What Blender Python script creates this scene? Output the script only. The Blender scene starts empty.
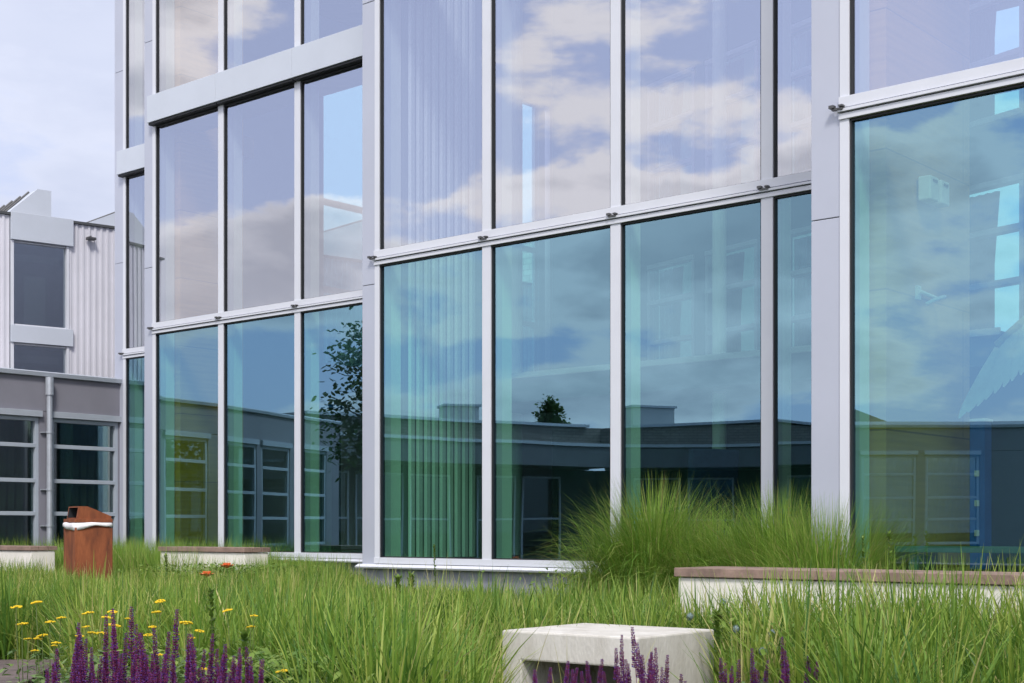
import bpy, math, random
import numpy as np
from mathutils import Vector, Matrix
random.seed(7); rng = np.random.default_rng(11)
S = bpy.context.scene
COL = S.collection
R = math.radians
EYE = 0.95                                   # camera height

# ------------------------------------------------------------------ materials
def new_mat(name):
    m = bpy.data.materials.new(name); m.use_nodes = True
    nt = m.node_tree; nt.nodes.clear()
    out = nt.nodes.new('ShaderNodeOutputMaterial')
    return m, nt, out
def L(nt, a, b): nt.links.new(a, b)
def mat(name, col, rough=.5, metal=0., var=.12, scale=3., bump=0., bscale=None, col2=None, stretch=(1,1,1), spec=.5):
    m, nt, out = new_mat(name)
    p = nt.nodes.new('ShaderNodeBsdfPrincipled')
    p.inputs['Roughness'].default_value = rough; p.inputs['Metallic'].default_value = metal
    p.inputs['Specular IOR Level'].default_value = spec
    tc = nt.nodes.new('ShaderNodeTexCoord'); mp = nt.nodes.new('ShaderNodeMapping')
    mp.inputs['Scale'].default_value = stretch
    L(nt, tc.outputs['Object'], mp.inputs['Vector'])
    n = nt.nodes.new('ShaderNodeTexNoise'); n.inputs['Scale'].default_value = scale
    n.inputs['Detail'].default_value = 6; n.inputs['Roughness'].default_value = .65
    L(nt, mp.outputs[0], n.inputs['Vector'])
    cr = nt.nodes.new('ShaderNodeValToRGB')
    c2 = col2 if col2 else tuple(c*(1-var) for c in col)
    c1 = col if col2 else tuple(min(1, c*(1+var)) for c in col)
    cr.color_ramp.elements[0].position = .35; cr.color_ramp.elements[1].position = .65
    cr.color_ramp.elements[0].color = (*c2, 1); cr.color_ramp.elements[1].color = (*c1, 1)
    L(nt, n.outputs['Fac'], cr.inputs[0]); L(nt, cr.outputs[0], p.inputs['Base Color'])
    if bump:
        b = nt.nodes.new('ShaderNodeBump'); b.inputs['Strength'].default_value = bump
        b.inputs['Distance'].default_value = .01
        n2 = nt.nodes.new('ShaderNodeTexNoise'); n2.inputs['Scale'].default_value = bscale or scale*8
        n2.inputs['Detail'].default_value = 5
        L(nt, mp.outputs[0], n2.inputs['Vector']); L(nt, n2.outputs['Fac'], b.inputs['Height'])
        L(nt, b.outputs[0], p.inputs['Normal'])
    L(nt, p.outputs[0], out.inputs[0])
    return m
def glass_mat(name, trans, refl, base, ior=1.9, wob=.0):
    """thin coated pane: tinted see-through + mirror reflection that grows with the angle"""
    m, nt, out = new_mat(name)
    tr = nt.nodes.new('ShaderNodeBsdfTransparent'); tr.inputs[0].default_value = (*trans, 1)
    gl = nt.nodes.new('ShaderNodeBsdfGlossy'); gl.inputs['Color'].default_value = (*refl, 1)
    gl.inputs['Roughness'].default_value = 0.0
    lw = nt.nodes.new('ShaderNodeLayerWeight'); lw.inputs['Blend'].default_value = .5
    fr = nt.nodes.new('ShaderNodeMath'); fr.operation = 'POWER'; fr.inputs[1].default_value = 4.0
    L(nt, lw.outputs['Facing'], fr.inputs[0])
    mr = nt.nodes.new('ShaderNodeMapRange'); mr.inputs['To Min'].default_value = base; mr.inputs['To Max'].default_value = 1
    L(nt, fr.outputs[0], mr.inputs['Value'])
    if wob:
        tc = nt.nodes.new('ShaderNodeTexCoord'); n = nt.nodes.new('ShaderNodeTexNoise')
        n.inputs['Scale'].default_value = .7; n.inputs['Detail'].default_value = 1
        b = nt.nodes.new('ShaderNodeBump'); b.inputs['Strength'].default_value = 1; b.inputs['Distance'].default_value = wob
        L(nt, tc.outputs['Object'], n.inputs['Vector']); L(nt, n.outputs['Fac'], b.inputs['Height']); L(nt, b.outputs[0], gl.inputs['Normal'])
    mx = nt.nodes.new('ShaderNodeMixShader')
    L(nt, mr.outputs[0], mx.inputs[0]); L(nt, tr.outputs[0], mx.inputs[1]); L(nt, gl.outputs[0], mx.inputs[2])
    L(nt, mx.outputs[0], out.inputs[0])
    return m
def clear_mat(name, trans):
    m, nt, out = new_mat(name)
    tr = nt.nodes.new('ShaderNodeBsdfTransparent'); tr.inputs[0].default_value = (*trans, 1)
    L(nt, tr.outputs[0], out.inputs[0]); return m
def leaf_mat(name, cols, rough=.5, transl=.35, attr='tone'):
    """foliage: colour by a per-leaf random tone, diffuse + some light through the leaf"""
    m, nt, out = new_mat(name)
    a = nt.nodes.new('ShaderNodeAttribute'); a.attribute_name = attr
    cr = nt.nodes.new('ShaderNodeValToRGB')
    el = cr.color_ramp.elements
    while len(el) < len(cols): el.new(.5)
    for i, c in enumerate(cols):
        el[i].position = i/(len(cols)-1); el[i].color = (*c, 1)
    L(nt, a.outputs['Fac'], cr.inputs[0])
    p = nt.nodes.new('ShaderNodeBsdfPrincipled'); p.inputs['Roughness'].default_value = rough
    p.inputs['Specular IOR Level'].default_value = .35
    t = nt.nodes.new('ShaderNodeBsdfTranslucent')
    L(nt, cr.outputs[0], p.inputs['Base Color']); L(nt, cr.outputs[0], t.inputs['Color'])
    mx = nt.nodes.new('ShaderNodeMixShader'); mx.inputs[0].default_value = transl
    L(nt, p.outputs[0], mx.inputs[1]); L(nt, t.outputs[0], mx.inputs[2]); L(nt, mx.outputs[0], out.inputs[0])
    return m

M = {}
M['alu'] = mat('powder_coated_frame', (.60,.62,.68), .38, 0, .03, 2)
M['panel'] = mat('aluminium_panel', (.44,.465,.55), .42, .15, .03, 1.2)
M['spandrel'] = mat('pale_panel', (.51,.55,.62), .42, .1, .03, 1.2)
M['gasket'] = mat('black_gasket', (.012,.014,.018), .6, 0, .1, 4)
M['groove'] = mat('dark_groove', (.06,.065,.07), .6, 0, .1, 4)
M['bracket'] = mat('dark_bracket', (.10,.10,.10), .4, .6, .1, 20)
M['plinth'] = mat('plinth_grey', (.26,.27,.33), .6, .1, .08, 2.5, .1)
M['steelgrey'] = mat('grey_render', (.21,.21,.25), .7, 0, .05, 1.5, .06, 60)
M['cap'] = mat('light_cap', (.42,.46,.52), .45, .2, .05, 3)
M['winframe'] = mat('window_frame_grey', (.40,.45,.52), .45, .1, .05, 3)
M['pipe'] = mat('zinc_pipe', (.42,.45,.50), .45, .4, .1, 8)
M['corr'] = mat('corrugated_white', (.62,.62,.68), .45, .05, .04, 1.5)
M['roofsheet'] = mat('roof_sheet', (.46,.47,.50), .5, .2, .08, 3)
M['brick'] = None
M['plaster'] = mat('interior_plaster', (.46,.48,.50), .8, 0, .05, 1)
M['dark_in'] = mat('interior_dark', (.05,.055,.065), .8, 0, .15, 1)
M['floor_in'] = mat('interior_floor', (.10,.10,.10), .5, 0, .15, 2)
M['ceiling'] = mat('timber_ceiling', (.34,.27,.20), .7, 0, .12, 1.5, 0, None, None, (1,8,1))
M['fin'] = mat('pale_fin', (.80,.86,.82), .6, 0, .04, 1)
M['slat'] = mat('blind_slat', (.88,.91,.90), .6, 0, .05, 1)
M['white_in'] = mat('white_fitting', (.8,.8,.78), .5, 0, .03, 3)
M['blue'] = mat('blue_lacquer', (.02,.16,.62), .4, 0, .08, 3)
M['chair_blue'] = mat('navy_fabric', (.02,.05,.12), .8, 0, .15, 30)
M['slate_in'] = mat('slate_interior', (.055,.095,.11), .7, 0, .15, 1)
M['greenledge'] = mat('green_grey_ledge', (.16,.24,.22), .6, 0, .1, 3)
M['concrete'] = mat('cast_concrete', (.60,.585,.55), .85, 0, .1, 7, .35, 90, (.46,.44,.40), (1,1,.35))
M['concrete_in'] = M['concrete']
M['benchwhite'] = mat('white_cast_concrete', (.76,.73,.68), .85, 0, .08, 3, .2, 70)
M['wood'] = mat('weathered_board', (.24,.165,.135), .75, 0, .3, 6, .4, 40, None, (1,1,1))
M['deckwood'] = mat('deck_board', (.10,.075,.07), .75, 0, .35, 5, .4, 60)
M['curtain_or_reflection'] = mat('curtain_or_reflection', (.30,.30,.29), .9, 0, .1, 3)
M['sheer'] = leaf_mat('sheer_curtain', [(.75,.8,.8),(.8,.82,.82)], .8, .6)
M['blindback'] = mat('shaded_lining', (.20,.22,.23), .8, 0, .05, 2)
M['canopygrey'] = mat('dark_fascia', (.11,.12,.14), .6, .1, .08, 3)
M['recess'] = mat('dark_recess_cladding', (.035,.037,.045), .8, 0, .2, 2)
M['soil'] = mat('soil', (.055,.045,.03), .95, 0, .4, 5, .8, 20, (.05,.07,.02))
M['bag'] = mat('white_liner', (.82,.81,.84), .4, 0, .03, 10, .3, 30)
M['stem'] = mat('stem_green', (.10,.14,.04), .6, 0, .2, 20)
M['bark'] = mat('bark', (.09,.07,.05), .9, 0, .3, 12, .8, 40)
M['orange'] = mat('orange_petal', (.90,.30,.12), .6, 0, .15, 40)
M['yellow'] = mat('yellow_flower', (.80,.55,.01), .7, 0, .2, 150, .6, 400)
M['globe'] = mat('globe_thistle_grey_blue', (.22,.30,.30), .8, 0, .3, 200, .6, 400)
M['salvia'] = leaf_mat('salvia_floret', [(.10,.012,.055),(.17,.016,.085),(.13,.02,.17),(.08,.03,.26)], .6, .2)
M['grass'] = leaf_mat('meadow_blades', [(.04,.12,.025),(.09,.20,.03),(.175,.30,.04),(.32,.41,.075),(.52,.47,.20)], .5, .4)
M['grass_fine'] = leaf_mat('fine_blades', [(.07,.18,.03),(.13,.27,.035),(.21,.36,.05),(.33,.42,.09),(.46,.38,.18)], .5, .35)
M['leaf'] = leaf_mat('broad_leaf', [(.08,.17,.03),(.15,.25,.04),(.25,.34,.07)], .5, .35)
M['greyleaf'] = leaf_mat('grey_leaf', [(.07,.13,.04),(.12,.20,.06),(.20,.27,.10)], .6, .3)
M['treeleaf'] = leaf_mat('tree_leaf', [(.03,.07,.015),(.06,.12,.02),(.09,.16,.03)], .5, .3)
M['feather'] = mat('pale_feather', (.60,.64,.62), .7, 0, .12, 8)

def rust():
    m, nt, out = new_mat('corten_steel')
    p = nt.nodes.new('ShaderNodeBsdfPrincipled'); p.inputs['Roughness'].default_value = .85
    tc = nt.nodes.new('ShaderNodeTexCoord'); mp = nt.nodes.new('ShaderNodeMapping'); mp.inputs['Scale'].default_value = (1,1,.3)
    L(nt, tc.outputs['Object'], mp.inputs[0])
    n = nt.nodes.new('ShaderNodeTexNoise'); n.inputs['Scale'].default_value = 9; n.inputs['Detail'].default_value = 8; n.inputs['Roughness'].default_value = .7
    L(nt, mp.outputs[0], n.inputs['Vector'])
    cr = nt.nodes.new('ShaderNodeValToRGB'); e = cr.color_ramp.elements
    e[0].position = .3; e[0].color = (.10,.03,.015,1); e[1].position = .7; e[1].color = (.31,.095,.035,1)
    x = e.new(.5); x.color = (.21,.06,.022,1)
    L(nt, n.outputs['Fac'], cr.inputs[0]); L(nt, cr.outputs[0], p.inputs['Base Color'])
    b = nt.nodes.new('ShaderNodeBump'); b.inputs['Strength'].default_value = .3; b.inputs['Distance'].default_value = .004
    L(nt, n.outputs['Fac'], b.inputs['Height']); L(nt, b.outputs[0], p.inputs['Normal'])
    L(nt, p.outputs[0], out.inputs[0]); return m
M['rust'] = rust()
def bands(name, c1, c2, axis_scale, width, rough=.7, dots=False):
    """boards / brick courses: brick texture on generated object coordinates (u along wall, z up)"""
    m, nt, out = new_mat(name)
    p = nt.nodes.new('ShaderNodeBsdfPrincipled'); p.inputs['Roughness'].default_value = rough
    uv = nt.nodes.new('ShaderNodeUVMap')
    br = nt.nodes.new('ShaderNodeTexBrick'); br.inputs['Scale'].default_value = 1
    br.inputs['Brick Width'].default_value = axis_scale[0]; br.inputs['Row Height'].default_value = axis_scale[1]
    br.inputs['Mortar Size'].default_value = width
    br.inputs['Color1'].default_value = (*c1,1); br.inputs['Color2'].default_value = (*c2,1)
    br.inputs['Mortar'].default_value = tuple(x*.45 for x in c1)+(1,)
    L(nt, uv.outputs[0], br.inputs['Vector'])
    n = nt.nodes.new('ShaderNodeTexNoise'); n.inputs['Scale'].default_value = 2.; n.inputs['Detail'].default_value = 6
    mp = nt.nodes.new('ShaderNodeMapping'); mp.inputs['Scale'].default_value = (.6,14,1) if dots else (4,4,1)
    L(nt, uv.outputs[0], mp.inputs[0]); L(nt, mp.outputs[0], n.inputs['Vector'])
    mx = nt.nodes.new('ShaderNodeMix'); mx.data_type = 'RGBA'; mx.blend_type = 'MULTIPLY'; mx.inputs[0].default_value = .5
    cr = nt.nodes.new('ShaderNodeValToRGB'); cr.color_ramp.elements[0].position = .3; cr.color_ramp.elements[0].color = (.55,.55,.55,1)
    cr.color_ramp.elements[1].position = .7; cr.color_ramp.elements[1].color = (1,1,1,1)
    L(nt, n.outputs['Fac'], cr.inputs[0]); L(nt, br.outputs['Color'], mx.inputs[6]); L(nt, cr.outputs[0], mx.inputs[7])
    L(nt, mx.outputs[2], p.inputs['Base Color']); L(nt, p.outputs[0], out.inputs[0]); return m
M['brick'] = bands('pale_brick', (.20,.185,.17), (.15,.14,.13), (.24,.075), .008)
M['tilewall'] = bands('pale_tile_wall', (.50,.50,.50), (.42,.42,.43), (.45,.16), .012)
M['plywood'] = bands('plywood_board', (.70,.38,.09), (.62,.33,.08), (3.2,.95), .006, .6, True)
M['glass_up'] = glass_mat('upper_glass', (.72,.76,.78), (.90,.92,1.0), .44, 1.5, .0012)
M['glass_low'] = glass_mat('lower_glass', (.45,.74,.60), (.44,.76,.98), .33, 1.5, .0012)
M['glass_in'] = clear_mat('inner_glass_face', (.98,.99,.98))
M['glass_wing'] = glass_mat('wing_glass', (.45,.55,.50), (.85,.92,1), .17, 1.5, .0006)
M['glass_dim'] = glass_mat('dim_glass', (.35,.40,.38), (.8,.9,1), .03)
M['glass_clad'] = glass_mat('clad_building_glass', (.45,.52,.52), (.85,.92,1), .36)
M['glass_back'] = glass_mat('rear_glass', (.68,.90,.92), (.8,.9,1), .04, 1.45)

# ------------------------------------------------------------------ mesh helper
class MB:
    def __init__(s): s.v=[]; s.f=[]; s.m=[]
    def add(s, vs, fs, mi=0):
        o=len(s.v); s.v += [tuple(v) for v in vs]; s.f += [tuple(i+o for i in f) for f in fs]; s.m += [mi]*len(fs)
    def hexa(s, c, mi=0):      # 8 corners: bottom 0-3, top 4-7; turned so that faces look outwards
        v=[Vector(p) for p in c]
        if (v[1]-v[0]).cross(v[3]-v[0]).dot(v[4]-v[0])<0: c=[c[0],c[3],c[2],c[1],c[4],c[7],c[6],c[5]]
        s.add(c, [(0,3,2,1),(4,5,6,7),(0,1,5,4),(1,2,6,5),(2,3,7,6),(3,0,4,7)], mi)
    def box(s, F, a0,a1,b0,b1,z0,z1, mi=0):
        s.hexa([F(a0,b0,z0),F(a1,b0,z0),F(a1,b1,z0),F(a0,b1,z0),F(a0,b0,z1),F(a1,b0,z1),F(a1,b1,z1),F(a0,b1,z1)], mi)
    def prism(s, pts, z0, z1, mi=0):
        n=len(pts); s.add([(x,y,z0) for x,y in pts]+[(x,y,z1) for x,y in pts],
            [tuple(range(n-1,-1,-1)), tuple(range(n,2*n))]+[(i,(i+1)%n,n+(i+1)%n,n+i) for i in range(n)], mi)
    def extr(s, F, prof, a0, a1, mi=0):   # profile (b,z) extruded along a
        n=len(prof); ar=sum(prof[i][0]*prof[(i+1)%n][1]-prof[(i+1)%n][0]*prof[i][1] for i in range(n))
        o_=Vector(F(0,0,0)); hand=(Vector(F(1,0,0))-o_).cross(Vector(F(0,1,0))-o_).dot(Vector(F(0,0,1))-o_)
        if ar*hand>0: prof=prof[::-1]
        s.add([F(a0,b,z) for b,z in prof]+[F(a1,b,z) for b,z in prof],
            [tuple(range(n-1,-1,-1)), tuple(range(n,2*n))]+[(i,(i+1)%n,n+(i+1)%n,n+i) for i in range(n)], mi)
    def tube(s, path, rad, n=8, mi=0):
        if not hasattr(rad,'__len__'): rad=[rad]*len(path)
        path=[Vector(p) for p in path]; rings=[]
        for i,p in enumerate(path):
            d=(path[min(i+1,len(path)-1)]-path[max(i-1,0)]).normalized()
            a=d.cross(Vector((0,0,1)));
            if a.length<.1: a=d.cross(Vector((1,0,0)))
            a.normalize(); b=d.cross(a)
            rings.append([p+(a*math.cos(2*math.pi*k/n)+b*math.sin(2*math.pi*k/n))*rad[i] for k in range(n)])
        vs=[v for r in rings for v in r]; fs=[]
        for i in range(len(rings)-1):
            for k in range(n): fs.append((i*n+k, i*n+(k+1)%n, (i+1)*n+(k+1)%n, (i+1)*n+k))
        fs.append(tuple(range(n-1,-1,-1))); fs.append(tuple(range((len(rings)-1)*n, len(rings)*n)))
        s.add(vs, fs, mi)
    def ball(s, c, r, n=10, m=6, sq=(1,1,1), mi=0):
        vs=[];fs=[]
        for j in range(1,m):
            th=math.pi*j/m
            for k in range(n):
                ph=2*math.pi*k/n; vs.append((c[0]+r*sq[0]*math.sin(th)*math.cos(ph), c[1]+r*sq[1]*math.sin(th)*math.sin(ph), c[2]+r*sq[2]*math.cos(th)))
        t=len(vs); vs += [(c[0],c[1],c[2]+r*sq[2]),(c[0],c[1],c[2]-r*sq[2])]
        for j in range(m-2):
            for k in range(n): fs.append((j*n+k,(j+1)*n+k,(j+1)*n+(k+1)%n,j*n+(k+1)%n))
        for k in range(n): fs += [(t,k,(k+1)%n),(t+1,(m-2)*n+(k+1)%n,(m-2)*n+k)]
        s.add(vs,fs,mi)
    def build(s, name, mats, parent=None, smooth=False, bevel=0, uvF=None, local=False):
        me=bpy.data.meshes.new(name); me.from_pydata(s.v,[],s.f)
        if not isinstance(mats,(list,tuple)): mats=[mats]
        for q in mats: me.materials.append(M[q])
        me.polygons.foreach_set('material_index', s.m)
        if smooth: me.polygons.foreach_set('use_smooth',[True]*len(s.f))
        if uvF:
            uv=me.uv_layers.new(name='UVMap')
            for lp in me.loops:
                uv.data[lp.index].uv=uvF(me.vertices[lp.vertex_index].co)
        me.update()
        o=bpy.data.objects.new(name,me); COL.objects.link(o)
        if parent is not None:
            o.parent=parent
            if not local: o.location=-wloc(parent)
        if bevel:
            b=o.modifiers.new('bevel','BEVEL'); b.width=bevel; b.segments=2; b.limit_method='ANGLE'
        return o
WL={}
def wloc(o):
    l=Vector(o.location); p=o.parent
    while p is not None: l=l+p.location; p=p.parent
    return l
def tag(o, label, cat, group=None, kind=None):
    if label: o['label']=label
    if cat: o['category']=cat
    if group: o['group']=group
    if kind: o['kind']=kind
    return o
def thing(name, loc, label, cat, group=None):
    o=bpy.data.objects.new(name,None); COL.objects.link(o); o.location=loc; o.empty_display_size=.1
    return tag(o,label,cat,group)
def frame(o, a, b):
    o=Vector((o[0],o[1],0)); a=Vector((a[0],a[1],0)).normalized(); b=Vector((b[0],b[1],0)).normalized()
    def F(u,t,z):
        p=o+a*u+b*t; return (p.x,p.y,z)
    return F
# facade frame: u along the glass front (towards the right), t out of it (towards the court), z up
P0=(-1.355,14.6); DU=(.760,-.650); DT=(-.650,-.760)
F=frame(P0,DU,DT)
def ground_z(x,y):
    s=np.clip((np.asarray(y)-8.5)/6.5,0,1); return .22*s*s*(3-2*s)

# ------------------------------------------------------------------ camera
cam=bpy.data.cameras.new('camera'); co=bpy.data.objects.new('camera',cam); COL.objects.link(co)
co.location=(0,0,EYE); co.rotation_euler=(R(90),0,0)
cam.lens=50.; cam.sensor_width=36; cam.shift_y=(530-341.5)/1024; cam.clip_end=600; cam.clip_start=.05
S.camera=co

# ------------------------------------------------------------------ THE GLASS BUILDING
GB=thing('glass_building',F(0,0,0),'tall glass-fronted building with stepped bays and pale grey aluminium frames','building')
TOP=10.4
bays=[  # t plane, left pillar (u0,u1), frame left, glass left, mullion centres, right end
 dict(t=-2.95,p=(-9.09,-8.85),mul=[-7.22],end=-6.30,joint=[8.25,5.2]),
 dict(t=-1.56,p=(-6.30,-6.10),mul=[-4.585,-3.06,-1.535],end=-.25,joint=[7.75,4.6]),
 dict(t=0.0,p=(-.25,-.06),mul=[1.48,3.01,4.545],end=5.80,joint=[6.4,3.48]),
 dict(t=1.61,p=(5.823,6.035),mul=[7.64,9.18,10.71],end=12.2,joint=[6.0,3.03]),
]
tiers=[(.67,3.668,'glass_low'),(3.817,6.54,'glass_up'),(6.95,9.95,'glass_up')]
for i,b in enumerate(bays):
    t=b['t']; p0,p1=b['p']; back=(bays[i-1]['t'] if i else t-1.4)
    # corner pillar with its joints, built of stacked cladding panels, returning to the bay behind
    mb=MB(); zs=[.56]+sorted(b['joint'])+[TOP]
    for a,c in zip(zs[:-1],zs[1:]): mb.box(F,p0,p1,back+.004,t+.012,a+.003,c-.003)
    mb.box(F,p0+.01,p1-.01,back+.01,t+.004,.56,TOP-.01,1)
    mb.build('corner_pillar',['panel','groove'],GB,bevel=.003)
    edge=p1+.004; fl=edge+.068
    mus=[(edge,fl)]+[(m-.055,m+.055) for m in b['mul']]+[(b['end']-.07,b['end']-.004)]
    for k,(m0,m1) in enumerate(mus):
        mb=MB()
        for z0,z1 in ((.605,3.70),(3.745,6.95 if True else 0),(6.92,TOP)):
            if z0==6.92: continue
            mb.box(F,m0,m1,t-.006,t+.024,z0,z1)
        mb.box(F,m0,m1,t-.006,t+.024,6.951,TOP)
        mb.box(F,m0+.015,m1-.015,t-.16,t-.008,.605,TOP,0)     # inner post
        mb.build('mullion',['alu','groove'],GB,bevel=.002)
    # inner fins behind every mullion
    for k,(m0,m1) in enumerate(mus[:-1]):
        mb=MB(); mb.box(F,m0+.02,m1-.02,t-.31,t-.165,.64,TOP-.1); 
        mb.build('inner_fin',['fin'],GB)
    # windows: gasket ring > pane
    for z0,z1,g in tiers:
        for k in range(len(mus)-1):
            a0=mus[k][1]; a1=mus[k+1][0]
            mb=MB(); q=.013
            mb.box(F,a0+.0005,a0+q,t-.045,t+.010,z0,z1); mb.box(F,a1-q,a1-.0005,t-.045,t+.010,z0,z1)
            mb.box(F,a0+q,a1-q,t-.055,t+.012,z1-.016,z1); mb.box(F,a0+q,a1-q,t-.055,t+.004,z0,z0+.010)
            w=mb.build('window',['gasket'],GB)
            rx=random.uniform(-.0012,.0012); rz=random.uniform(-.0008,.0008)
            pb=MB(); h0=z0+.011; h1=z1-.017; c0=a0+q+.001; c1=a1-q-.001; off=t-.012
            d=lambda u,z:(rx*(u-(c0+c1)/2)+rz*(z-(h0+h1)/2))
            vs=[F(c0,off-.018+d(c0,h0),h0),F(c1,off-.018+d(c1,h0),h0),F(c1,off+d(c1,h0),h0),F(c0,off+d(c0,h0),h0),
                F(c0,off-.018+d(c0,h1),h1),F(c1,off-.018+d(c1,h1),h1),F(c1,off+d(c1,h1),h1),F(c0,off+d(c0,h1),h1)]
            pb.add(vs,[(0,1,2,3),(7,6,5,4),(4,5,1,0),(5,6,2,1),(7,4,0,3)],1)
            pb.add(vs,[(6,7,3,2)],0)
            pb.build('pane',[g,'glass_in'],w)
    # transom at 3.67 - 3.82 : rails with dark grooves
    u0,u1=edge,b['end']-.004
    mb=MB()
    mb.box(F,u0-.002,u1,t-.004,t+.036,3.744,3.817); mb.box(F,u0-.006,u1,t-.004,t+.052,3.715,3.735); mb.box(F,u0-.002,u1,t-.004,t+.036,3.668,3.707)
    mb.box(F,u0,u1,t-.10,t-.008,3.67,3.815,1)
    mb.box(F,u0,u1,t-.008,t+.016,3.675,3.81,1)
    mb.build('transom',['alu','groove'],GB,bevel=.002)
    for m in [ (u0+.01) ]+b['mul']:
        mb=MB(); c=m-.015
        mb.box(F,c-.035,c+.045,t+.037,t+.062,3.728,3.742); mb.box(F,c-.05,c-.015,t+.037,t+.075,3.742,3.762); mb.box(F,c+.02,c+.05,t+.037,t+.075,3.745,3.757)
        mb.build('rail_clip',['bracket'],GB)
    # bottom rail, sill flashing, plinth
    mb=MB(); mb.box(F,u0-.002,u1,t-.12,t+.032,.606,.669); mb.build('bottom_rail',['alu'],GB,bevel=.002)
    mb=MB(); s0=p0-.04
    mb.extr(F,[(t-.10,.600),(t-.10,.572),(t+.075,.556),(t+.085,.575),(t+.034,.600)],s0,b['end']-.002)
    mb.build('sill',['alu'],GB,bevel=.002)
    mb=MB(); x=p0+.015; pj=[x]
    while x<b['end']-.02: x=min(x+1.53 if len(pj)>1 else x+.19,b['end']-.02); pj.append(x)
    for a,c in zip(pj[:-1],pj[1:]): mb.box(F,a+.003,c-.003,t-.25,t+.0,-.1,.570)
    mb.box(F,p0+.02,b['end']-.03,t-.26,t-.006,-.1,.565,1)
    mb.build('plinth',['plinth','groove'],GB)
    # spandrel boxes between first and second floor, one panel per module
    mb=MB(); sp=[p0+.20]+b['mul']+[b['end']-.006]
    for a,c in zip(sp[:-1],sp[1:]):
        mb.box(F,a+.002,c-.002,t-.05,t+.115,6.575,6.945)
        mb.box(F,a+.012,c-.012,t-.03,t+.095,6.545,6.574,1)
    mb.build('spandrel',['spandrel','gasket'],GB,bevel=.004)
# building body: roof, floor, ceiling, side and rear walls
outline=[(-9.09,-2.95),(-6.3,-2.95),(-6.3,-1.56),(-.25,-1.56),(-.25,0),(5.82,0),(5.82,1.61),(12.2,1.61),(12.2,-15),(-9.09,-15)]
def uvw(u,t): q=F(u,t,0); return (q[0],q[1])
mb=MB(); mb.prism([uvw(u,t-.02) for u,t in outline],TOP+.01,TOP+.5); mb.build('roof',['spandrel'],GB)
inner=[(-9.0,-3.2),(-6.2,-3.2),(-6.2,-1.83),(-.15,-1.83),(-.15,-.27),(5.9,-.27),(5.9,1.34),(12.1,1.34),(12.1,-14.9),(-9.0,-14.9)]
mb=MB(); mb.prism([uvw(u,t) for u,t in inner],.30,.60); mb.build('interior_floor',['floor_in'],GB)
mb=MB(); mb.prism([uvw(u,t) for u,t in inner],TOP-.12,TOP-.01); mb.build('interior_ceiling',['ceiling'],GB)
# soffit ledge behind the spandrel line
for i,b in enumerate(bays):
    mb=MB(); mb.box(F,b['p'][1]+.09,b['end']-.09,b['t']-.62,b['t']-.175,6.56,6.86); mb.build('soffit',['ceiling'],GB)
# return walls lined with plywood (inside face of every step)
mb=MB()
for u0,t0,t1 in ((-6.09,-1.74,-3.0),(6.045,1.42,-.12)):
    mb=MB(); mb.box(F,u0,u0+.15,t1,t0-.15,.60,TOP-.13)
    o=mb.build('lining_wall',['plywood'],GB,uvF=lambda c:((c.x-P0[0])*DT[0]+(c.y-P0[1])*DT[1], c.z-.68))
# slatted return wall of the middle bay
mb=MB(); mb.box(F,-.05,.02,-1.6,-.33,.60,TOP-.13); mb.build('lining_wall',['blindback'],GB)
for k in range(9):
    t=-.36-.118*k
    mb=MB(); mb.hexa([F(.03,t-.072,.66),F(.075,t-.072,.66),F(.095,t,.66),F(.05,t,.66),F(.03,t-.072,TOP-.3),F(.075,t-.072,TOP-.3),F(.095,t,TOP-.3),F(.05,t,TOP-.3)])
    mb.build('blind_slat',['slat'],GB)
# left end wall with high openings
FL=frame(F(-9.09,-2.95,0)[:2],(-DT[0],-DT[1]),(-DU[0],-DU[1]))   # s runs back from the front, w outwards
mb=MB()
ops=[(4.25,5.75,3.9,9.6),(9.6,10.42,3.9,10.1),(10.62,10.8,3.9,10.1)]
x=.02
for a,c,z0,z1 in ops:
    mb.box(FL,x,a,-.2,-.002,-.1,TOP); mb.box(FL,a,c,-.2,-.002,-.1,z0); mb.box(FL,a,c,-.2,-.002,z1,TOP); x=c
mb.box(FL,x,12.05,-.2,-.002,-.1,TOP)
mb.build('side_wall',['panel'],GB)
for a,c,z0,z1 in ops[:2]:
    mb=MB(); zz=z0
    for z in (z0,5.3,6.9,z1-.06):
        mb.box(FL,a+.001,c-.001,-.15,-.05,z+.001,z+.10 if z<z1-.1 else z1-.001)
    for x in [a+.001,c-.061]: mb.box(FL,x,x+.06,-.14,-.06,z0+.1,z1-.06)
    w=mb.build('rear_window',['alu'],GB)
    mb=MB(); mb.box(FL,a+.002,c-.002,-.105,-.095,z0+.002,z1-.002); mb.build('pane',['glass_back'],w)
# rear wall, turned, with two storeys of windows
qa=(-3.3,-6.9); qb=(5.75,-4.28)
ax=Vector((qb[0]-qa[0],qb[1]-qa[1])).normalized(); 
A3=Vector((DU[0]*ax.x+DT[0]*ax.y, DU[1]*ax.x+DT[1]*ax.y)); B3=Vector((A3.y,-A3.x))
FB=frame(F(qa[0],qa[1],0)[:2],A3,B3)
def sB(u,t): return (u-qa[0])*ax.x+(t-qa[1])*ax.y
wins=[]
s1,s2=sB(-1.04,-6.25),sB(-.08,-5.97); s3=sB(.14,-5.91)
for a in (s1,s3+.0,s3+1.42,s3+2.75,s3+4.0): wins.append((a,a+1.0))
mb=MB(); x=0
zl=[(2.98,4.66),(6.2,7.9)]
for a,c in wins:
    mb.box(FB,x,a,-.2,0,.6,TOP-.13)
    mb.box(FB,a,c,-.2,0,.6,2.98); mb.box(FB,a,c,-.2,0,4.66,5.3); mb.box(FB,a,c,-.2,0,7.2,TOP-.13); x=c
mb.box(FB,x,9.4,-.2,0,.6,TOP-.13)
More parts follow.
